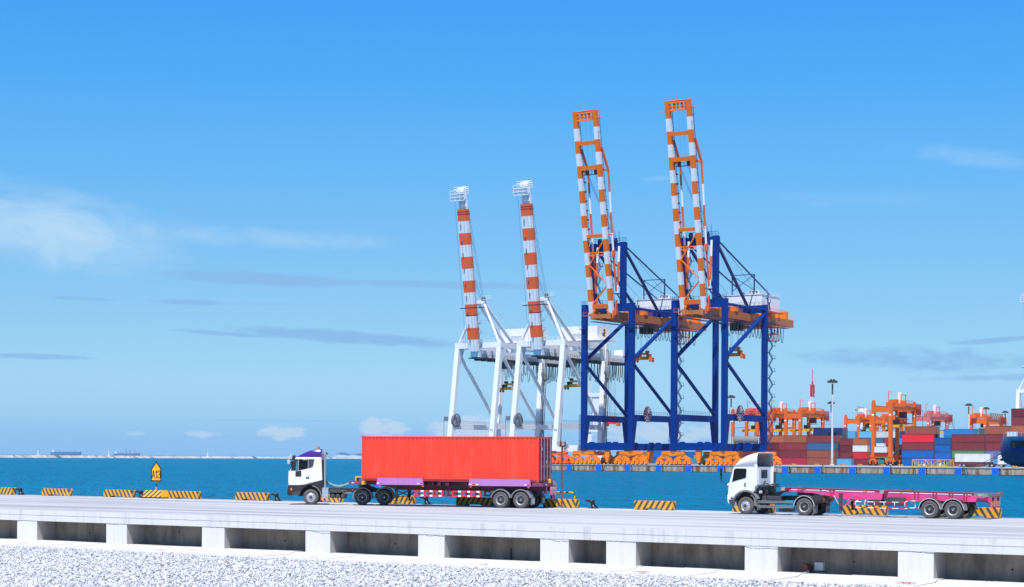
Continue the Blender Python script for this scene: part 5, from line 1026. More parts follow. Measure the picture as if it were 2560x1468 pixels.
    for l in (3.7, 4.7, 5.7): q.box(-4.0, 1.8, P3(0, Lb + l, -1.3).y, P3(0, Lb + l, -1.3).y + .08, P3(0, Lb + l - .28).z, P3(0, Lb + l + .28).z)
    for l in (6.2, 7.3): q.box(-3.5, 2.4, P3(0, Lb + l, .7).y, P3(0, Lb + l, .7).y + .08, P3(0, Lb + l - .35).z, P3(0, Lb + l + .35).z)
    q.beam(P3(-3.5, Lb + 7.5, .6), P3(2.5, Lb + 7.5, .6), .9, .1, 0, up=back); 
    for u in (-1.5, 0, 1.5): q.beam(P3(u, Lb, .2), P3(u, Lb + 6.8, .2), .5 if u else 1.0, .5)
    q.box(-1.7, 1.7, P3(0, Lb + 2, .3).y, P3(0, Lb + 2, .3).y + .6, P3(0, Lb + .1).z, P3(0, Lb + 3.3).z); q.box(-1.6, 1.7, P3(0, Lb + 5, -1).y, P3(0, Lb + 5, -1).y + 1.4, P3(0, Lb + 3.6).z, P3(0, Lb + 7.6).z)
    q.beam(P3(-1.7, Lb + 1.2, .2), P3(1.7, Lb + 1.2, .2), .9); q.beam(P3(-1.6, Lb + 2.9, .2), P3(1.6, Lb + 2.9, .2), .4)
    q.beam(P3(-3, Lb + 8, .6), P3(2, Lb + 8, .6), .12)
    ob('tip_platform', q, W_, bm)
    q = MB()
    for u in (-.4, .1, .6, 1.2): q.path([P3(u + .4, Lb * (.62 if u < .2 else .95), 1.35), (u + .6, 5.6, 60.8)], .06, 4)
    q.path([P3(-2.4, Lb + 3.2, -1.5), P3(-2.6, 2, -1.6)], .05, 4); ob('hoist_rope', q, M['rope'], bm)
    q = MB(); q.beam(P3(2.2, 1), P3(2.2, Lb, .3), .10)
    for k in range(23): q.beam(P3(1.9, 1 + k * 2.2, .2), P3(2.7, 1 + k * 2.2, .2), .09); q.beam(P3(2.7, 1 + k * 2.2, .2), P3(2.7, 2 + k * 2.2, .2), .07)
    for k in range(4): q.box(P3(2, 3 + k * 3.5).x, P3(2, 3 + k * 3.5).x + 1.1, P3(0, 3 + k * 3.5, .2).y, P3(0, 3 + k * 3.5, 1.2).y, P3(0, 3 + k * 3.5).z, P3(0, 3 + k * 3.5).z + .15); rail_walk(q, P3(3.1, 3 + k * 3.5, .2), P3(3.1, 3 + k * 3.5, 1.2))
    ob('boom_ladder', q, M['grey'], bm)
    return C
Xw1, Xw2 = -384.4, -356.9
W1 = make_white('white quay crane with single red and white boom, leftmost crane in view', (Xw1, 553, QZ))
W2c = copy_tree(W1, 'white quay crane with single red and white boom, beside the blue crane leg', loc=(Xw2, 553, QZ))
for C, txt in ((W1, '05'), (W2c, '06')):
    lg = min((c for c in C.children if c.name.startswith('leg')), key=lambda c: c.data.vertices[0].co.y - c.data.vertices[0].co.x)
    tm = text_mb(txt, 1.25); xf(tm, Matrix.Rotation(R(90), 4, 'X')); ob('leg_number', tm, M['darkgrey'], lg, (9.3, .02, 12.1))
pw = atD(2577, 1000, 1085)
W3 = copy_tree(W1, 'white quay crane cut off by the right frame edge', loc=(pw.x + .8, pw.y - 2, QZ))
# ---- spreaders hanging under the trolleys
def spreader(label, loc, mats, Lx, rope_h, grp):
    t = thing('spreader', label, 'spreader', loc, 0, grp); h = Lx / 2
    q = MB(); q.box(-h, h, -.35, .35, .25, .95); q.box(-h * .55, h * .55, -.9, .9, .5, 1.35)
    for s2 in (-1, 1): q.box(s2 * h - .45, s2 * h + .45, -1.25, 1.25, .05, 1.0); q.box(s2 * h - .35, s2 * h + .35, -1.2, -.8, -.6, .1, 1); q.box(s2 * h - .35, s2 * h + .35, .8, 1.2, -.6, .1, 1); q.box(s2 * h * .72 - .5, s2 * h * .72 + .5, -.7, .7, .9, 2.3, 1)
    ob('frame', q, mats, t)
    q = MB(); q.box(-h * .5, h * .5, -.8, .8, 2.1, 2.7, 0)
    for s2 in (-1, 1): q.box(s2 * h * .45 - .5, s2 * h * .45 + .5, -.7, .7, 2.7, 3.5, 1); q.beam((s2 * h * .4, 0, 1.3), (s2 * h * .4, 0, 2.2), .4, m=1)
    q.beam((-h, -.9, 1.8), (h, -.9, 1.8), .08, m=1)
    ob('headblock', q, mats, t)
    q = MB()
    for sx in (-1, 1):
        for sy in (-.5, .5): q.path([(sx * h * .42, sy, 3.3), (sx * h * .30, sy, rope_h)], .045, 4)
    ob('hoist_rope', q, M['cable'], t)
    return t
spreader('orange spreader hanging under the left blue crane', (Xb1, 578.5, 40.2), [M['bogie'], M['redorange']], 6.3, 12.3, 'spreaders hanging from the quay cranes')
spreader('orange spreader hanging under the right blue crane', (Xb2, 579.5, 40.6), [M['bogie'], M['redorange']], 6.3, 12, 'spreaders hanging from the quay cranes')
spreader('black and yellow spreader hanging under the leftmost white crane', (Xw1, 579, 30.3), [M['spyel'], M['black']], 7.4, 10.5, 'spreaders hanging from the quay cranes')
spreader('black and yellow spreader hanging left of the blue crane leg', (Xw2, 581.5, 31.0), [M['spyel'], M['black']], 7.6, 9.8, 'spreaders hanging from the quay cranes')
p = atD(1531, 1062, 735)
spreader('red spreader on long ropes seen between the blue crane legs', (p.x, p.y, p.z), [M['redorange'], M['redorange']], 5.2, 21, 'spreaders hanging from the quay cranes')
# ---- white harbour crane with lattice jib behind the white cranes
p = atD(1487, 1150, 790)
hc = thing('harbour_crane', 'pale harbour crane with lattice jib seen between white and blue legs', 'crane', (p.x, p.y, QZ), PHI)
q = MB()
for x in (-3.4, 1.2): q.box(x, x + 1.9, 0, 2, 0, 13.5)
q.box(-4.2, 4.2, -.5, 5, 13.5, 15.6); rail_walk(q, (-4.2, -.5, 15.6), (4.2, -.5, 15.6)); q.box(-1.2, 1.6, 0, 3, 15.6, 30, 0); q.box(-3.0, 3.4, -.4, 3.2, 28.5, 30.2, 0); ob('tower', q, M['palestruct'], hc)
q = MB(); q.prism([(-3.6, 28), (-2.4, 35.5), (-1.2, 35.5), (-2.0, 28)], 0, .5); q.prism([(1.6, 28), (3.2, 35.5), (4.6, 35.5), (3.6, 28)], 0, .5); ob('head_plate', q, M['lightgrey'], hc)
q = MB(); a = Vector((2.2, 0, 18)); b = Vector((8.5, -6, 62))
ofs = [Vector((-.9, 0, 0)), Vector((.9, 0, 0)), Vector((.9, 1.6, 0)), Vector((-.9, 1.6, 0))]
for o in ofs: q.beam(a + o, b + o * .5, .22)
for k in range(16):
    for i in range(4): q.beam(a.lerp(b, k / 16) + ofs[i] * (1 - .5 * k / 16), a.lerp(b, (k + 1) / 16) + ofs[(i + 1) % 4] * (1 - .5 * (k + 1) / 16), .12)
ob('lattice_jib', q, M['palestruct'], hc)
q = MB(); q.box(3.0, 5.2, 0, 2, 22, 25); q.box(2.4, 4.6, -.2, 2, 18.5, 20.5); ob('cab', q, M['lightgrey'], hc)
q = MB(); q.path([(-2, 0, 35.4), (4, -5, 60)], .06, 4); q.path([(4, 0, 35.4), (8, -6, 61)], .06, 4); ob('stay_rope', q, M['rope'], hc)
# ================================================================ CONTAINER YARD
def far_box(L, H):
    q = MB(); W_ = 2.44
    corrug(q, L, .03, .16, H - .12, -1, .42, .06); corrug(q, L, W_ - .03, .16, H - .12, 1, .42, .06)
    q.box(.1, L - .1, .06, W_ - .06, H - .09, H - .04)
    for y in (0, W_ - .07): q.box(.12, L - .12, y, y + .07, H - .13, H - .01, 1); q.box(.12, L - .12, y, y + .07, .01, .17, 1)
    for x in (0, L - .15):
        for y in (0, W_ - .13): q.box(x, x + .15, y - .002, y + .13, 0, H, 1)
    q.box(.02, .06, .13, W_ - .13, .05, H - .05); q.box(L - .06, L - .02, .13, W_ - .13, .05, H - .05, 1); q.box(L - .022, L - .012, 1.19, 1.25, .1, H - .1, 3)
    for y in (.45, .95, 1.5, 2.0): q.beam((L, y, .1), (L, y, H - .1), .06, m=2)
    for y in (.45, .95, 1.5, 2.0): q.box(L - .012, L + .03, y - .1, y + .1, H * .42, H * .46, 2)
    me = bpy.data.meshes.new('yard_container'); me.from_pydata(q.v, [], q.f)
    for k in ('box', 'boxedge', 'rods', 'black'): me.materials.append(M[k])
    me.polygons.foreach_set('material_index', q.m); me.update(); return me
ME = {('40', 2.9): far_box(12.19, 2.9), ('20', 2.59): far_box(6.06, 2.59), ('20', 2.9): far_box(6.06, 2.9), ('40', 2.59): far_box(12.19, 2.59)}
COL = {'maroon': (.23, .035, .045), 'dark maroon': (.16, .022, .035), 'brown': (.30, .085, .055), 'rust brown': (.40, .12, .06), 'crimson': (.40, .025, .07), 'blue': (.006, .10, .30), 'royal blue': (.005, .12, .42),
       'steel blue': (.035, .13, .27), 'navy': (.008, .045, .17), 'light blue': (.10, .42, .70), 'bright blue': (.02, .26, .62), 'white': (.68, .70, .71), 'pale grey': (.55, .58, .57), 'red': (.62, .018, .035), 'bright red': (.85, .02, .05), 'green': (.10, .27, .10), 'violet blue': (.12, .16, .36), 'teal': (.04, .23, .30)}
LEV = ['bottom', 'second level', 'third level', 'fourth level', 'fifth level', 'sixth level', 'seventh level']
GRP = 'stacked containers in the yard'
def box(size, H, x, y, z, col, label):
    o = bpy.data.objects.new('yard_container', ME[(size, H)]); sc.collection.objects.link(o); o.location = (x, y, z)
    k = rng.uniform(.85, 1.12); o.color = (*[min(c * k, .9) for c in COL[col]], 1); return tag(o, label, 'container', GRP)
def stack(px, Y, size, H, cols, where, shift=None, z0=QZ, start=0, py=1160):
    x = onY(px, py, Y).x
    for i, c in enumerate(cols):
        if c is None: continue
        dx = (shift or {}).get(i, 0)
        box(size, H, x + dx + rng.uniform(-.05, .05), Y + rng.uniform(-.04, .04), z0 + i * H, c, f'{c} container, {LEV[i + start]} {where}')
# block left of the light mast, and its deeper rows whose ends show on the right
stack(1877, 660, '40', 2.9, ['crimson', 'maroon', 'dark maroon', 'rust brown'], 'of the stack right behind the blue crane leg', {3: 2.2})
stack(1945.8, 660, '40', 2.9, ['crimson', 'maroon', 'maroon', 'rust brown'], 'of the stack with the crane shadow on it')
stack(2015.6, 660, '40', 2.9, ['brown', 'brown', 'steel blue', 'maroon'], 'of the stack just left of the tall light mast')
for r, (cc, wh) in enumerate(((['dark maroon', 'maroon', 'navy', 'brown'], 'end seen behind the tall light mast'), (['navy', 'pale grey', 'maroon', 'navy', 'navy'], 'of the row behind the light mast, top one navy'), (['maroon', 'brown', 'navy', 'dark maroon', 'blue'], 'end in the third row behind the light mast'))):
    x = onY(2015.6, 1160, 660).x + .4
    for i, c in enumerate(cc): box('40', 2.9, x, 660 + 2.75 * (r + 1), QZ + i * 2.9, c, f'{c} container, {LEV[i]} {wh}')
x0 = onY(1945.8, 1160, 660).x
# low stacks glimpsed through the crane bogies and behind the landside sill
for px, Y, cs, wh in ((1560, 690, ['maroon', 'rust brown'], 'seen under the left blue crane'), (1622, 690, ['blue', 'royal blue', 'bright blue'], 'between the two blue cranes'), (1690, 690, ['teal', 'blue'], 'under the right blue crane, left side'), (1752, 690, ['light blue', 'light blue'], 'under the right blue crane, middle'), (1815, 690, ['crimson', 'maroon', 'maroon'], 'under the right blue crane, right side')):
    stack(px, Y, '40', 2.59, cs, wh)
# twenty-foot stacks between mast and big yard gantry
stack(2091.8, 656, '20', 2.59, ['light blue'], 'standing out in front, right of the light mast')
stack(2131.5, 658, '20', 2.59, ['maroon', 'red', 'white', 'rust brown'], 'of the stack touching the big gantry left leg')
stack(2099.5, 661, '20', 2.59, [None, 'maroon', 'dark maroon', 'maroon'], 'above the light blue container by the mast')
stack(2168.5, 662, '20', 2.59, ['brown', 'dark maroon'], 'behind the wheels of the big gantry')
stack(2234.5, 668, '20', 2.59, ['white', 'brown', 'maroon'], 'right behind the big gantry right leg')
# back row with the pale containers
YB = 745
for px, sz, Hh, col, lv, wh in ((2106, '20', 2.9, 'light blue', 4, 'in the back row right of the light mast'), (2147.5, '20', 2.9, 'light blue', 4, 'in the back row behind the big gantry left leg'), (2190, '20', 2.9, 'pale grey', 4, 'in the back row between the big gantry legs'),
                                (2214, '20', 2.9, 'pale grey', 4, 'in the back row behind the big gantry right leg'), (2250, '20', 2.9, 'navy', 4, 'in the back row right of the big gantry'),
                                (2111, '20', 2.9, 'white', 3, 'in the back row below a light blue one'), (2147.5, '20', 2.9, 'steel blue', 3, 'in the back row behind the big gantry left leg'), (2180, '20', 2.9, 'steel blue', 3, 'in the back row between the big gantry legs, doors visible'), (2207, '20', 2.9, 'red', 3, 'in the back row between the big gantry legs'), (2230, '20', 2.9, 'bright blue', 3, 'in the back row beside the big gantry right leg'), (2255, '20', 2.9, 'pale grey', 3, 'in the back row right of the big gantry'),
                                (2190, '20', 2.9, 'dark maroon', 2, 'in the back row between the big gantry legs'), (2230, '20', 2.9, 'maroon', 2, 'in the back row right of the big gantry leg'), (2150, '20', 2.9, 'blue', 2, 'in the back row behind the big gantry left leg'), (2190, '20', 2.9, 'maroon', 1, 'in the back row between the big gantry legs')):
    x = onY(px, 1100, YB).x; box(sz, Hh, x, YB, QZ + lv * Hh, col, f'{col} container, {LEV[lv]} {wh}')
# right-hand long stacks
stack(2254, 640, '40', 2.9, ['royal blue', 'royal blue', 'maroon', 'bright red', 'brown'], 'of the long stack right of the big gantry', {4: 1.1})
stack(2336, 640, '20', 2.59, ['blue', 'royal blue', 'royal blue', 'blue'], 'of the short all-blue stack')
stack(2379, 640, '40', 2.9, ['brown', 'green', 'maroon', 'maroon'], 'of the stack behind the white trailer')
stack(2463, 640, '40', 2.9, ['light blue', 'violet blue', 'maroon', 'maroon', 'rust brown'], 'of the stack left of the ship bow')
stack(2527.5, 628, '40', 2.9, ['maroon', 'brown', 'maroon', 'maroon', 'rust brown', 'maroon', 'dark maroon'], 'of the tall stack at the right frame edge')
for i, c in enumerate(('maroon', 'brown', 'dark maroon', 'brown')): box('40', 2.9, onY(2254, 1160, 640).x + .3, 642.8, QZ + (i + 1) * 2.9, c, f'{c} container, {LEV[i + 1]} in the row hidden behind the bright red one')
for i, c in enumerate(('navy', 'maroon', 'pale grey', 'teal')): box('40', 2.9, onY(2379, 1160, 640).x + .3, 642.8, QZ + i * 2.9, c, f'{c} container, {LEV[i]} in the row behind the white trailer stack')
YC = 700
for px, col, lv, wh, sz in ((2359, 'bright blue', 4, 'lying on top behind the all-blue stack', '40'), (2433, 'teal', 4, 'on top left of the rust brown one', '20'), (2446, 'pale grey', 4, 'on top beside the rust brown one', '20'), (2359, 'bright blue', 3, 'under the top one behind the all-blue stack', '40'), (2300, 'dark maroon', 3, 'behind the all-blue stack, doors visible', '20')):
    x = onY(px, 1100, YC).x; box(sz, 2.9, x, YC, QZ + lv * 2.9, col, f'{col} container, {LEV[lv]} {wh}')
# grey tank container on a low stack behind the right blue crane
x = onY(1828, 1100, 650).x
for i, c in enumerate(('maroon', 'dark maroon', 'navy')): box('40', 2.59, x, 651, QZ + i * 2.59, c, f'{c} container, {LEV[i]} under the grey tank')
tk = thing('tank_container', 'grey cylindrical tank in a frame behind the right blue crane', 'tank', (x + .2, 652, QZ + 3 * 2.59))
q = MB(); q.lathe([(0, .1), (.9, .25), (1.55, .8), (1.6, 1.2), (1.6, 10.2), (1.55, 10.6), (.9, 11.1), (0, 11.3)], (0, 0, 1.75), 'x', 20); ob('tank', q, M['grey'], tk)
q = MB()
for y in (-1.2, 1.2): q.beam((.1, y, .1), (11.3, y, .1), .2)
for xx in (.1, 11.3): q.beam((xx, -1.2, .1), (xx, 1.2, .1), .2); q.beam((xx, -1.2, 0), (xx, -1.2, 3), .2); q.beam((xx, 1.2, 0), (xx, 1.2, 3), .2); q.beam((xx, -1.2, 3), (xx, 1.2, 3), .2)
q.box(1.5, 3, -1, 1, .15, .5); q.box(8, 9.5, -1, 1, .15, .5); ob('frame', q, M['palestruct'], tk)
# ================================================================ YARD GANTRIES on tyres
def make_rtg(label, loc, mat, dark, trolley_v=16.5, truss=False):
    t = thing('yard_gantry', label, 'gantry crane', loc, 0, 'orange rubber-tyred yard gantries'); B, G, H = 6.7, 23.5, 23.0
    for u in (0, B):
        for v in (0, G):
            q = MB(); q.beam((u, v, 3.2), (u, v, H), 1.25, 1.3); q.prism([(u - .62, H - .1), (u + .62, H - .1), (u + .3, H + 1.3), (u - .3, H + 1.3)], v - .65, v + .65); q.box(u - .4, u + .4, v - .67, v - .651, H - 4.5, H - 3.9, 1); ob('leg', q, [mat, M['wpaint']], t)
    for v in (0, G):
        q = MB(); q.box(-1.0, B + 1.0, v - .5, v + .5, 3.0, 4.1); ob('sill_beam', q, mat, t)
        q = MB(); q.box(.6, B - .6, v - .5, v + .5, H - 3.2, H - 1.2); ob('cross_beam', q, mat, t); q = MB(); q.tube((.6, v, H - 7), (B - .6, v, H - 7), .2, 8); ob('tie_tube', q, mat, t)
        for u in (0, B):
            q = MB(); q.prism([(u - 1.7, 1.5), (u - .5, 2.99), (u + .5, 2.99), (u + 1.7, 1.5), (u + 1.1, 1.5), (u, 2.2), (u - 1.1, 1.5)], v - .5, v + .5)
            for d in (-1.15, 1.15): q.lathe([(.35, -.35), (.72, -.4), (.78, -.2), (.78, .2), (.72, .4), (.35, .35)], (u + d, v, .78), 'y', 16, 1); q.box(u + d - .25, u + d + .25, v - .6, v + .6, .7, 1.6, 0)
            ob('wheel_bogie', q, [mat, M['black']], t)
    for u in (0, B):
        q = MB(); q.box(u - .5, u + .5, .5, G - .5, H - 2.3, H - .7)
        if u: rail_walk(q, (u + .9, 1, H - .7), (u + .9, G - 1, H - .7), 1.1, 1.5, r=.06)
        ob('girder', q, mat, t)
    tv = trolley_v; q = MB(); q.box(-.4, B + .6, tv - 3, tv + 4, H - .6, H + .3, 0); q.box(.5, 3.0, tv - 2.3, tv + .4, H + .3, H + 2.0, 0); q.box(3.6, 5.2, tv + .8, tv + 2.8, H + .3, H + 1.5, 0); q.box(2.2, 3.6, tv + 1.5, tv + 2.5, H + .3, H + 4.8, 1); q.path([(.2, tv - 2.5, H), (.2, tv - 2.5, H + 5.2), (1.2, tv - 2.5, H + 5.2), (1.2, tv - 2.5, H + 4.2)], .18, 6, 0); q.path([(4.6, tv - 1, H), (4.6, tv - 1, H + 3.8), (4.6, tv + 3.5, H + 3.8), (4.6, tv + 3.5, H)], .2, 6, 0)
    rail_walk(q, (-.4, tv - 3, H + .3), (B + .6, tv - 3, H + .3), 1.2, 1.2, r=.07); rail_walk(q, (B + .6, tv - 3, H + .3), (B + .6, tv + 4, H + .3), 1.2, 1.2, r=.07); q.box(.5, 3, tv - 6, tv - 3, H - .6, H + .8, 0); ob('trolley', q, [mat, M['wpaint']], t)
    q = MB(); q.box(2.0, 4.4, tv + 3.5, tv + 5.6, H - 4.9, H - 2.6, 0); q.box(1.3, 4.8, tv + 3.2, tv + 6.4, H - 5.4, H - 5.2, 0); ob('operator_cab', q, M['darkgrey'], t)
    q = MB(); q.box(-2.6, B + 2.6, tv - 2, tv - 1.4, H - 8.4, H - 7.6, 0); q.box(.4, B - .4, tv - 2.5, tv - .9, H - 8.6, H - 7.4, 0); q.box(2.0, 4.2, tv - 2.6, tv - .9, H - 7.4, H - 5.8, 1)
    for e in (-2.6, B + 2.2): q.box(e, e + .4, tv - 2.9, tv - .5, H - 8.7, H - 7.5, 0)
    for uu in (1, B - 1): q.path([(uu, tv - 1.7, H - 7.4), (uu, tv - 1.7, H)], .05, 4, 1)
    ob('spreader', q, [M['spyel'], M['black']], t)
    q = MB(); festoon(q, B + 1.2, G - 1, G + 4, H + .4, 6, 3.2, 5.2, 0, .11)
    ob('festoon_cable', q, M['cdoor'], t); q = MB()
    for zz in np.linspace(H - 2, H - 12, 4): q.beam((B + .8, G + 1, zz), (B + 3, G + 1, zz), .12)
    q.beam((B + 3, G + 1, H - 2), (B + 3, G + 1, H - 13), .12); ob('access_ladder', q, M['cable'], t)
    q = MB(); q.beam((B + .3, .9, 3.4), (B + .3, G - .8, 12), .4, .8); q.box(.8, 5.6, -1.0, .8, 4.9, 7.0, 1); q.box(1.6, 4.6, -1.1, .7, 7.1, 8.3, 1); q.box(.75, 5.9, -.9, .7, 4.12, 4.85, 2); ob('power_unit', q, [M['cable'], M['palestruct'], M['cdoor']], t)
    q = MB(); q.box(-.62, -.40, -.4, .4, 4, 9); q.box(2.2, 4.4, -.66, -.6, .8, 2.2, 1); ob('control_box', q, [mat, M['teal']], t)
    if truss:
        q = MB()
        for k in range(6): q.beam((B + 1, 4 + k * 3.2, H - .4), (B + 1, 5.6 + k * 3.2, H + 1.8), .22); q.beam((B + 1, 5.6 + k * 3.2, H + 1.8), (B + 1, 7.2 + k * 3.2, H - .4), .22)
        q.beam((B + 1, 4, H - .4), (B + 1, 24, H - .4), .22); q.beam((B + 1, 4, H + 1.8), (B + 1, 24, H + 1.8), .22); ob('cable_truss', q, M['rtgdark'], t)
    return t
def rtg_at(px, Y): return (onY(px, 1100, Y).x, Y, QZ)
RT = make_rtg('tall orange yard gantry standing close in front, wheels visible on the quay', rtg_at(2183.5, 642), M['rtg'], M['rtgdark'])
copy_tree(RT, 'orange yard gantry left of the tall light mast, red mast behind it', loc=rtg_at(1964.5, 725))
copy_tree(RT, 'orange yard gantry half hidden by the rightmost blue crane leg', loc=rtg_at(1893, 728))
copy_tree(RT, 'orange yard gantry seen through the right blue crane portal', loc=rtg_at(1832, 730))
copy_tree(RT, 'small distant orange yard gantry in front of the white radar tower', loc=rtg_at(2114, 845))
copy_tree(RT, 'small distant orange yard gantry behind the tall one', loc=rtg_at(2177, 850))
RP = make_rtg('faded pink yard gantry behind the bright red container', rtg_at(2286, 800), M['rtgpink'], M['rtgpink'], 16)
make_rtg('orange yard gantry with black cable truss above the rust brown container', rtg_at(2428.5, 860), M['rtg'], M['rtgdark'], 3.5, True)
# ================================================================ MASTS AND TOWERS
def light_mast(label, p, h):
    t = thing('light_mast', label, 'light mast', p, 0, 'floodlight masts in the container yard')
    q = MB(); q.tube((0, 0, 0), (0, 0, h), .48, 12, 0, .24); 
    for k in range(4): q.lathe([(.52, .4 + k * .8), (.52, .8 + k * .8)], (0, 0, 0), 'z', 12, 1 if k % 2 == 0 else 0)
    q.lathe([(.9, 0), (.9, .5), (.5, .5)], (0, 0, 0), 'z', 12); q.tube((0, 0, h - 4.5), (0, 0, h - .4), .32, 8, 2)
    ob('pole', q, [M['mastgrey'], M['yellow'], M['darkgrey']], t)
    q = MB(); q.lathe([(1.35, h), (1.5, h), (1.5, h + .15), (1.35, h + .15), (1.35, h)], (0, 0, 0), 'z', 16, 1)
    for k in range(8):
        a = k * math.pi / 4; x, y = 1.5 * math.cos(a), 1.5 * math.sin(a); q.beam((0, 0, h + .1), (x, y, h + .1), .1, m=1); q.box(x - .45, x + .45, y - .35, y + .35, h + .05, h + .8, 1); q.beam((x * .5, y * .5, h + .1), (x * .6, y * .6, h + 1.3), .35, m=1); q.box(x - .28, x + .28, y - .28, y + .28, h - .08, h + .04, 0)
    ob('lamp_ring', q, [M['lampglass'], M['darkgrey']], t); return t
p = onY(2080, 1163, 655)
LM = light_mast('tall grey light mast with banded base, nearest and tallest of all', (p.x, 655, QZ), 31.6)
for px, pt, D, lb in ((1828, 992, 880, 'thin light mast seen through the right blue crane'), (2078, 1007, 962, 'distant light mast just left of the tall mast'), (2422, 1012, 987, 'distant light mast left of the gantry with cable truss'), (2465, 1021, 1055, 'distant light mast above the gantry with cable truss'), (2513, 1030, 1135, 'small distant light mast left of the tall right-hand stack')):
    q = atD(px, pt, D); copy_tree(LM, lb, loc=(q.x, q.y, q.z - 32.2))
def lattice(mb, w0, w1, h, nb, fm, r=.2, z0=0):
    for i in range(nb):
        za, zb = z0 + h * i / nb, z0 + h * (i + 1) / nb; a = w0 + (w1 - w0) * i / nb; b = w0 + (w1 - w0) * (i + 1) / nb; m = fm(i)
        c0 = [(-a, -a), (a, -a), (a, a), (-a, a)]; c1 = [(-b, -b), (b, -b), (b, b), (-b, b)]
        for k in range(4):
            j = (k + 1) % 4; mb.beam((*c0[k], za), (*c1[k], zb), r * 1.3, m=m); mb.beam((*c0[k], za), (*c1[j], zb), r, m=m); mb.beam((*c0[j], za), (*c1[k], zb), r, m=m); mb.beam((*c0[k], za), (*c0[j], za), r, m=m)
p = atD(2030, 1148, 1500)
rt = thing('radio_tower', 'slender red and white lattice radio mast behind the yard', 'tower', (p.x, p.y, 6), 0)
q = MB(); lattice(q, 1.35, 1.2, 60, 24, lambda i: (0 if (i // 4) % 2 else 1), .3); ob('lattice_mast', q, [M['redpaint'], M['wpaint']], rt)
q = MB(); q.beam((0, 0, 60), (0, 0, 72), .35); q.box(-.5, .5, -.5, .5, 60, 62.5); q.lathe([(.7, 0), (0, .4)], (1.7, 0, 52), 'y', 8, 1); ob('antenna', q, [M['redpaint'], M['lightgrey']], rt)
p = atD(2150, 1148, 1000)
rd = thing('radar_tower', 'white lattice tower with radar platform and antenna bar', 'tower', (p.x, p.y, 2.7), PHI)
q = MB(); lattice(q, 2.2, 1.0, 24, 8, lambda i: 0, .34); q.box(-.5, .5, -.5, .5, 24, 29); ob('lattice_mast', q, M['cranewhite'], rd)
q = MB(); q.box(-1.9, 2.1, -1.6, 1.6, 28.2, 28.5); rail_walk(q, (-1.9, -1.6, 28.5), (2.1, -1.6, 28.5), 1.2, .8, r=.12); q.box(-.6, 1.5, -.5, .5, 28.5, 30, 0); ob('platform', q, M['cranewhite'], rd)
q = MB(); q.beam((-1.9, 0, 31.2), (2.0, 0, 30.4), .25, .3, 0); q.box(-.2, .2, -.2, .2, 30, 31, 0); q.box(-2.7, -2.0, -.2, .2, 28.8, 29.8, 1); ob('radar_antenna', q, [M['grey'], M['redpaint']], rd)
p = atD(2376, 1075, 1700); sp2 = thing('spire', 'tiny white spire right of the pink gantry', 'spire', (p.x, p.y, 2.7)); q = MB(); q.tube((0, 0, 0), (0, 0, 34), 1.0, 8, 0, .15); ob('shaft', q, M['cranewhite'], sp2)
# ================================================================ QUAYSIDE OBJECTS
for px, lb in ((1978, 'left of the tall light mast, first of the two'), (2036, 'just left of the tall light mast'), (2101, 'in front of the light blue container'), (2143.5, 'left of the big gantry wheels'), (2200, 'between the big gantry wheels'), (2244.6, 'right of the big gantry wheels'), (2529, 'under the ship bow')):
    p = onY(px, 1162.5, 638 if px < 2500 else 575); q = MB()
    q.prism([(0, 0), (.5, 0), (.55, .1), (1.5, .1), (1.55, 0), (2.05, 0), (2.05, .62), (0, .62)], -.25, .25); o = ob('wheel_stop', q, M['stripe_small'], loc=(p.x, p.y, QZ)); tag(o, 'tiny yellow and black wheel stop ' + lb, 'wheel stop', 'striped wheel stops on the far quay')
for px, lb in ((2056, 'below the tall light mast'), (2226, 'below the big gantry')):
    p = onY(px, 1169, QY + .8); o = copy_tree(bl, 'black bollard on the far quay edge ' + lb, 'black bollards on the far quay', (p.x, QY + .8, QZ + .04))
# yellow lifting frame
p = onY(2281, 1168, 572); lf = thing('lifting_frame', 'rusty yellow lattice lifting frame lying on the far quay', 'lifting frame', (p.x, 572, QZ)); L_ = 13.0; q = MB()
for z in (.15, 2.35):
    for y in (0, 2.2): q.beam((0, y, z), (L_, y, z), .22)
for k in range(7):
    x = L_ * k / 6
    for y in (0, 2.2):
        q.beam((x, y, 0), (x, y, 2.4), .18)
        if k < 6: q.beam((x, y, .15 if k % 2 else 2.3), (x + L_ / 6, y, 2.3 if k % 2 else .15), .15)
    q.beam((x, 0, .15), (x, 2.2, .15), .16); q.beam((x, 0, 2.35), (x, 2.2, 2.35), .16)
q.box(2, 5, .4, 1.8, .1, .8); q.box(8, 11, .4, 1.8, .1, .8); ob('lattice_frame', q, M['framey'], lf)
q = MB(); q.box(3.6, 4.3, -.05, .3, .3, 1.0); q.box(9.0, 9.7, -.05, .3, .3, 1.2); ob('control_box', q, M['palestruct'], lf)
# white lorry on the far quay: facing right
p = onY(2382, 1168.6, 592)
fk = thing('semi_trailer', 'maroon trailer carrying the white container on the far quay', 'trailer', (p.x, 592, QZ)); q = MB(); q.box(0, 13, .1, .3, 1.15, 1.5); q.box(0, 13, 2.2, 2.4, 1.15, 1.5); q.box(.2, 12.6, .1, 2.4, 1.5, 1.62)
for x in np.linspace(.5, 12, 9): q.box(x, x + .15, 0, 2.5, 1.3, 1.55)
q.box(4.5, 8, .05, .12, .5, .95); ob('frame', q, M['maroon'], fk)
for x in (2.4, 3.75):
    for y in (0, 1.9): q = MB(); q.lathe([(.2, 0), (.42, .0), (.52, .08), (.52, .55), (.4, .6)], (x, y, .52), 'y', 18, 0); q.lathe([(.3, -.01), (.12, -.02), (0, -.02)], (x, y, .52), 'y', 12, 1); ob('wheel', q, [M['tyre'], M['rim']], fk)
o = box('40', 2.9, p.x + .6, 592.05, QZ + 1.62, 'white', 'white container on the trailer standing on the far quay'); o['group'] = ''; del o['group']
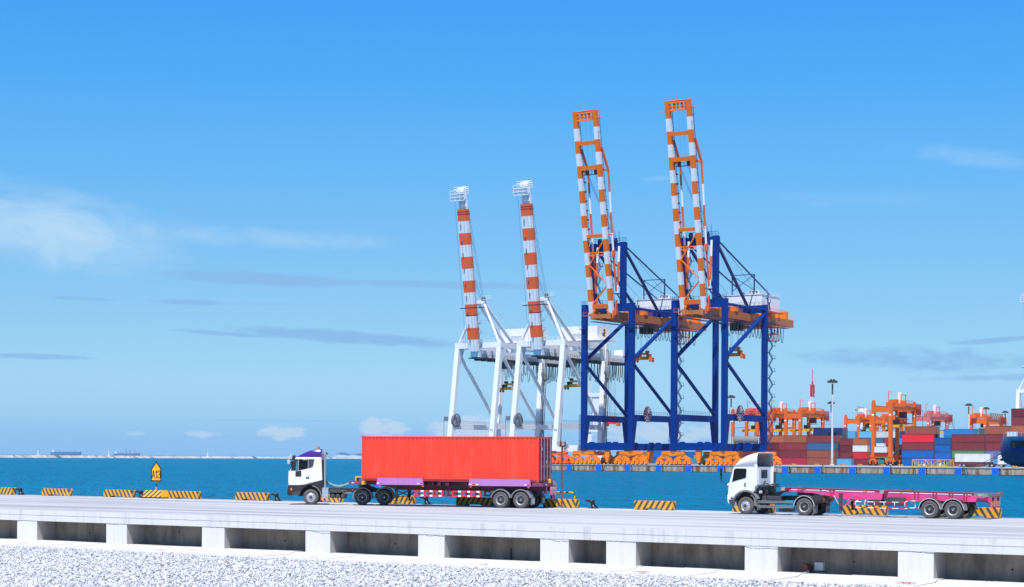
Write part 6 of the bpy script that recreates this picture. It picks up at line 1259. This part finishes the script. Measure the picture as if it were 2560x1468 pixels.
tr = thing('tractor_unit', 'small white tractor unit facing right on the far quay', 'truck', (p.x + 11.2, 592, QZ)); q = MB()
q.prism([(4.0, .9), (4.0, 3.4), (4.3, 3.9), (5.2, 3.6), (5.9, 3.0), (6.1, 2.0), (6.2, 1.0)], .05, 2.45); ob('cab', q, M['white'], tr, bev=.05)
q = MB(); q.prism([(4.9, 2.1), (4.9, 2.9), (5.7, 2.9), (5.95, 2.1)], .03, .055); q.box(6.0, 6.08, .1, 2.4, 2.0, 2.9); ob('window', q, M['glass'], tr)
q = MB(); q.box(4.0, 6.3, .05, 2.45, .5, .95); q.box(-.5, 4.2, .7, 1.8, .85, 1.1); q.box(2.6, 3.6, .1, .6, .5, 1.0); ob('chassis', q, M['chassis'], tr)
for x in (.7, 2.05, 5.2):
    for y in (0, 1.9): q = MB(); q.lathe([(.2, 0), (.42, .0), (.52, .08), (.52, .55), (.4, .6)], (x, y, .52), 'y', 18, 0); q.lathe([(.3, -.01), (.12, -.02), (0, -.02)], (x, y, .52), 'y', 12, 1); ob('wheel', q, [M['tyre'], M['rim']], tr)
# ================================================================ SHIPS, BREAKWATER, ISLAND
m, t, b = newmat('hull'); tc = nd('ShaderNodeTexCoord', t); sp = nd('ShaderNodeSeparateXYZ', t); lk(tc.outputs['Object'], sp.inputs[0]); n = noise(.35, 6, .7, tc.outputs['Object'], t); n2 = noise(1.2, 5, .7, tc.outputs['Object'], t)
zz = mth('MULTIPLY_ADD', mth('SUBTRACT', n, .5, t), 3.0, t, c=sp.outputs[2])
rp = nd('ShaderNodeValToRGB', t); lk(mth('DIVIDE', zz, 13.0, t), rp.inputs[0]); cr = rp.color_ramp
for pz, c in ((0.0, (.02, .012, .02)), (.26, (.05, .02, .03)), (.32, (.006, .03, .09)), (.55, (.003, .03, .12)), (.64, (.005, .045, .20)), (.76, (.05, .17, .34)), (1.0, (.26, .46, .60))):
    e = cr.elements.new(pz) if pz not in (0.0, 1.0) else cr.elements[0 if pz == 0 else -1]; e.position = pz; e.color = (*c, 1)
k = nd('ShaderNodeMapRange', t); lk(n2, k.inputs[0]); k.inputs[1].default_value = .52; k.inputs[2].default_value = .60; k.inputs[4].default_value = .6
lk(mixc(k.outputs[0], rp.outputs[0], (.006, .035, .17), t), b.inputs['Base Color']); b.inputs['Roughness'].default_value = .5; M['hull'] = m
Ys = 533.0; tip = onY(2501, 1120, Ys).x
sh = thing('cargo_ship', 'weathered blue ship bow overhanging the water at the right edge', 'ship', (tip, Ys, SEA))
secs = []; zl = [(-.6, 15, .0), (.6, 14, .02), (2.2, 11.5, .08), (2.7, 7.0, .15), (3.2, 3.0, .25), (4.0, 1.2, .4), (5.6, .35, .55), (7.6, .0, .75), (9.8, .35, .9), (11.6, .8, 1.0)]     # height, stem setback, flare
st_ = [0, .5, 1.3, 2.6, 4.5, 7, 10, 14, 20, 30, 60, 110]; v = []
for z, sb, fl in zl:
    for d in st_: wd = 10.5 * (1 - math.exp(-d / (5 + 14 * (1 - fl)))); v.append((sb + d, -wd, z))
    for d in st_: wd = 10.5 * (1 - math.exp(-d / (5 + 14 * (1 - fl)))); v.append((sb + d, wd, z))
n = len(st_); q = MB(); f = []
for j in range(len(zl) - 1):
    for i in range(n - 1):
        a = j * 2 * n + i; f.append((a, a + 1, a + 2 * n + 1, a + 2 * n)); a += n; f.append((a + 1, a, a + 2 * n, a + 2 * n + 1))
j = (len(zl) - 1) * 2 * n; f += [(j + i, j + i + 1, j + n + i + 1, j + n + i) for i in range(n - 1)]
q.add(v, f, 0, True); ob('hull', q, M['hull'], sh)
def hp(d, z, off=-.12):     # point on the port bow
    sb = np.interp(z, [a[0] for a in zl], [a[1] for a in zl]); fl = np.interp(z, [a[0] for a in zl], [a[2] for a in zl]); return Vector((sb + d, -10.5 * (1 - math.exp(-d / (5 + 14 * (1 - fl)))) + off, z))
q = MB()
for d0, d1, z0, z1, m_ in ((4.4, 7.2, 8.2, 10.3, 0), (7.4, 11.5, 8.2, 10.3, 0), (5.3, 6.2, 7.4, 9.9, 1), (4.0, 7.6, 7.3, 8.3, 2), (7.6, 12, 7.0, 8.2, 2)):
    n_ = 4; o_ = -.14 - .03 * m_
    for i in range(n_): a, b_ = d0 + (d1 - d0) * i / n_, d0 + (d1 - d0) * (i + 1) / n_; q.add([hp(a, z0, o_), hp(b_, z0, o_), hp(b_, z1, o_), hp(a, z1, o_)], [(0, 1, 2, 3)], m_)
ob('hawse_opening', q, [M['black'], M['rust'], M['blue']], sh)
q = MB()
for d, z in ((1.2, 10.2), (1.9, 9.8), (1.5, 9.2), (2.6, 10.2), (2.9, 9.4)): q.lathe([(0, -.02), (.2, -.02), (.2, .05)], hp(d, z, -.05), 'y', 10)
ob('fairlead', q, M['black'], sh)
q = MB()
for d in (1, 2, 3): q.box(d + 1.2, d + 1.9, -.8, .8, 11.6, 13.0)
rail_walk(q, (2, -3, 11.6), (12, -7, 11.6), 1.0, 2.2, r=.035); ob('deck_winch', q, M['palestruct'], sh)
for i, (px, py, d, z) in enumerate(((2402, 1169, .6, 6.8), (2404, 1169, .8, 6.1), (2410, 1169, .7, 5.0), (2408, 1169, 1.0, 5.5))):
    e = onY(px, py, QY + .6); e.z = QZ + .3; a = Vector((tip, Ys, SEA)) + hp(d, z); q = MB(); q.path([a.lerp(e, k / 8) - Vector((0, 0, 1.0 * 4 * (k / 8) * (1 - k / 8))) for k in range(9)], .07, 5)
    o = ob('mooring_rope', q, M['darkgrey']); tag(o, 'thin dark mooring rope from the blue ship bow to the quay, ' + ('highest', 'second highest', 'lowest', 'second lowest')[i] + ' of four', 'rope', 'mooring ropes of the blue ship')
# breakwater: a long low ridge of pale rocks
A = atD(-150, 1143, 2450); B_ = atD(1400, 1147, 4700); q = MB(); n = 420; rows = [(-8, .1), (-5.5, 1.1), (-3, 2.3), (-1, 3.2), (1.5, 3.4), (6, 0)]; v = []
du = (B_ - A).normalized(); du.z = 0; pn = Vector((-du.y, du.x, 0))
if pn.y < 0: pn = -pn
for i in range(n + 1):
    base = A.lerp(B_, i / n)
    for o_, z in rows: v.append((base.x + pn.x * o_ + rng.uniform(-2.6, 2.6), base.y + pn.y * o_ + rng.uniform(-1.2, 1.2), SEA + max(-.2, z + rng.uniform(-.55, .55) * (z > .5))))
k = len(rows); q.add(v, [(i * k + j, (i + 1) * k + j, (i + 1) * k + j + 1, i * k + j + 1) for i in range(n) for j in range(k - 1)])
bw_ = ob('breakwater', q, M['rocks']); tag(bw_, 'long low breakwater of pale rocks along the horizon', 'breakwater')
bc = None
for px, D, h, lb in ((272, 2930, 8.6, 'white beacon on the breakwater between the two distant ships'), (519, 3180, 8.0, 'white beacon on the breakwater right of the distant ships'), (727, 3500, 8.2, 'white beacon on the breakwater above the purple-topped cab'), (95, 2740, 6.0, 'small dull beacon on the breakwater left of the distant ships')):
    p = atD(px, 1141, D)
    if bc: copy_tree(bc, lb, loc=(p.x, p.y, 3.0)); continue
    bc = thing('beacon_tower', lb, 'beacon', (p.x, p.y, 3.0), 0, 'beacons on the breakwater')
    q = MB(); q.tube((0, 0, 0), (0, 0, h), .95, 10, 0, .6); q.box(-2.5, 2.5, -2, 2, 0, 1.4); ob('shaft', q, M['cranewhite'], bc)
    q = MB(); q.lathe([(1.1, h), (1.1, h + .3), (.5, h + .3), (.5, h + 1.3), (0, h + 1.6)], (0, 0, 0), 'z', 10); ob('lantern', q, M['palestruct'], bc)
def cargo(px0, px1, D, label, masts, hullh, tower):
    a = atD(px0, 1137, D); b_ = atD(px1, 1137.6, D); L_ = (b_ - a).length; rz = math.atan2(b_.y - a.y, b_.x - a.x); k = D / 4600
    t = thing('bulk_carrier', label, 'ship', (a.x, a.y, SEA), rz); zt = hullh * k
    base = 5.04 - .44; z0 = (-1.5) * k + base
    q = MB(); q.prism([(0, -1), (L_ * .985, -1), (L_, zt + base + 1.5 * k), (L_ * .95, zt + base + .6 * k), (L_ * .3, zt + base), (0, zt + base)], -8, 8); ob('hull', q, M['shipblue'], t)
    q = MB(); q.box(L_ * .035, L_ * .13, -7, 7, zt + base, zt + base + tower * k); q.box(L_ * .06, L_ * .09, -3, 3, zt + base, zt + base + (tower + 2.2) * k); ob('bridge_house', q, M['palestruct'], t)
    q = MB()
    for f_, hh in masts: q.box(L_ * f_ - .5 * k, L_ * f_ + .5 * k, -1.5, 1.5, zt + base, zt + base + hh * k)
    q.box(L_ * .2, L_ * .95, -5, 5, zt + base, zt + base + .6 * k); ob('deck_gear', q, M['shipblue'], t)
cargo(127.4, 202.6, 9000, 'large hazy blue bulk carrier far out at the left', ((.3, 4), (.42, 1.5), (.55, 2), (.68, 2.2), (.80, 4.2), (.9, 1.2)), 6.4, 4.2)
cargo(285, 349.6, 9600, 'smaller hazy blue cargo ship with tall derricks beside the beacon', ((.35, 4), (.47, 11), (.62, 10), (.80, 10), (.9, 3)), 3.6, 4.2)
m, t, b = newmat('hillmat'); tc = nd('ShaderNodeTexCoord', t); sp = nd('ShaderNodeSeparateXYZ', t); lk(tc.outputs['Object'], sp.inputs[0]); n = noise(.03, 5, .7, tc.outputs['Object'], t)
k = mth('GREATER_THAN', mth('MULTIPLY_ADD', n, 26.0, t, c=mth('MULTIPLY', sp.outputs[2], -.9, t)), 1.5, t)
lk(mixc(k, (.04, .11, .19), (.28, .36, .48), t), b.inputs['Base Color']); b.inputs['Roughness'].default_value = .95; M['hill'] = m
q = MB(); pts = [(836, 1142), (838.5, 1136), (845, 1133.3), (852, 1131.4), (860, 1131.8), (868, 1134), (877, 1136), (885, 1136), (895, 1134.2), (905, 1133), (930, 1130), (960, 1131), (1000, 1136), (1040, 1144)]; v = []
for px, py in pts:
    p = atD(px, py, 9500); b2 = atD(px, 1150, 9500); bk = atD(px, py, 9900); dn = atD(px, py + 1.5, 9440)
    v += [(b2.x * .985, b2.y * .985, -20), (dn.x, dn.y, max(dn.z - 2, -20)), (p.x, p.y, p.z), (bk.x, bk.y, -20)]
q.add(v, [(i * 4 + j, (i + 1) * 4 + j, (i + 1) * 4 + j + 1, i * 4 + j + 1) for i in range(len(pts) - 1) for j in range(3)], 0, True); tag(ob('hills', q, M['hill']), kind='structure')
# ================================================================ HAZE
q = MB(); q.box(-11000, 11000, -60, 12000, -2, 150); m, t, b = newmat('haze'); t.nodes.remove(b)
pv = nd('ShaderNodeVolumePrincipled', t); pv.inputs['Color'].default_value = (.66, .84, 1.0, 1); pv.inputs['Density'].default_value = 2.2e-5; pv.inputs['Anisotropy'].default_value = 0.0
lk(pv.outputs[0], t.nodes['Material Output'].inputs['Volume'])
tag(ob('haze', q, m), kind='stuff')
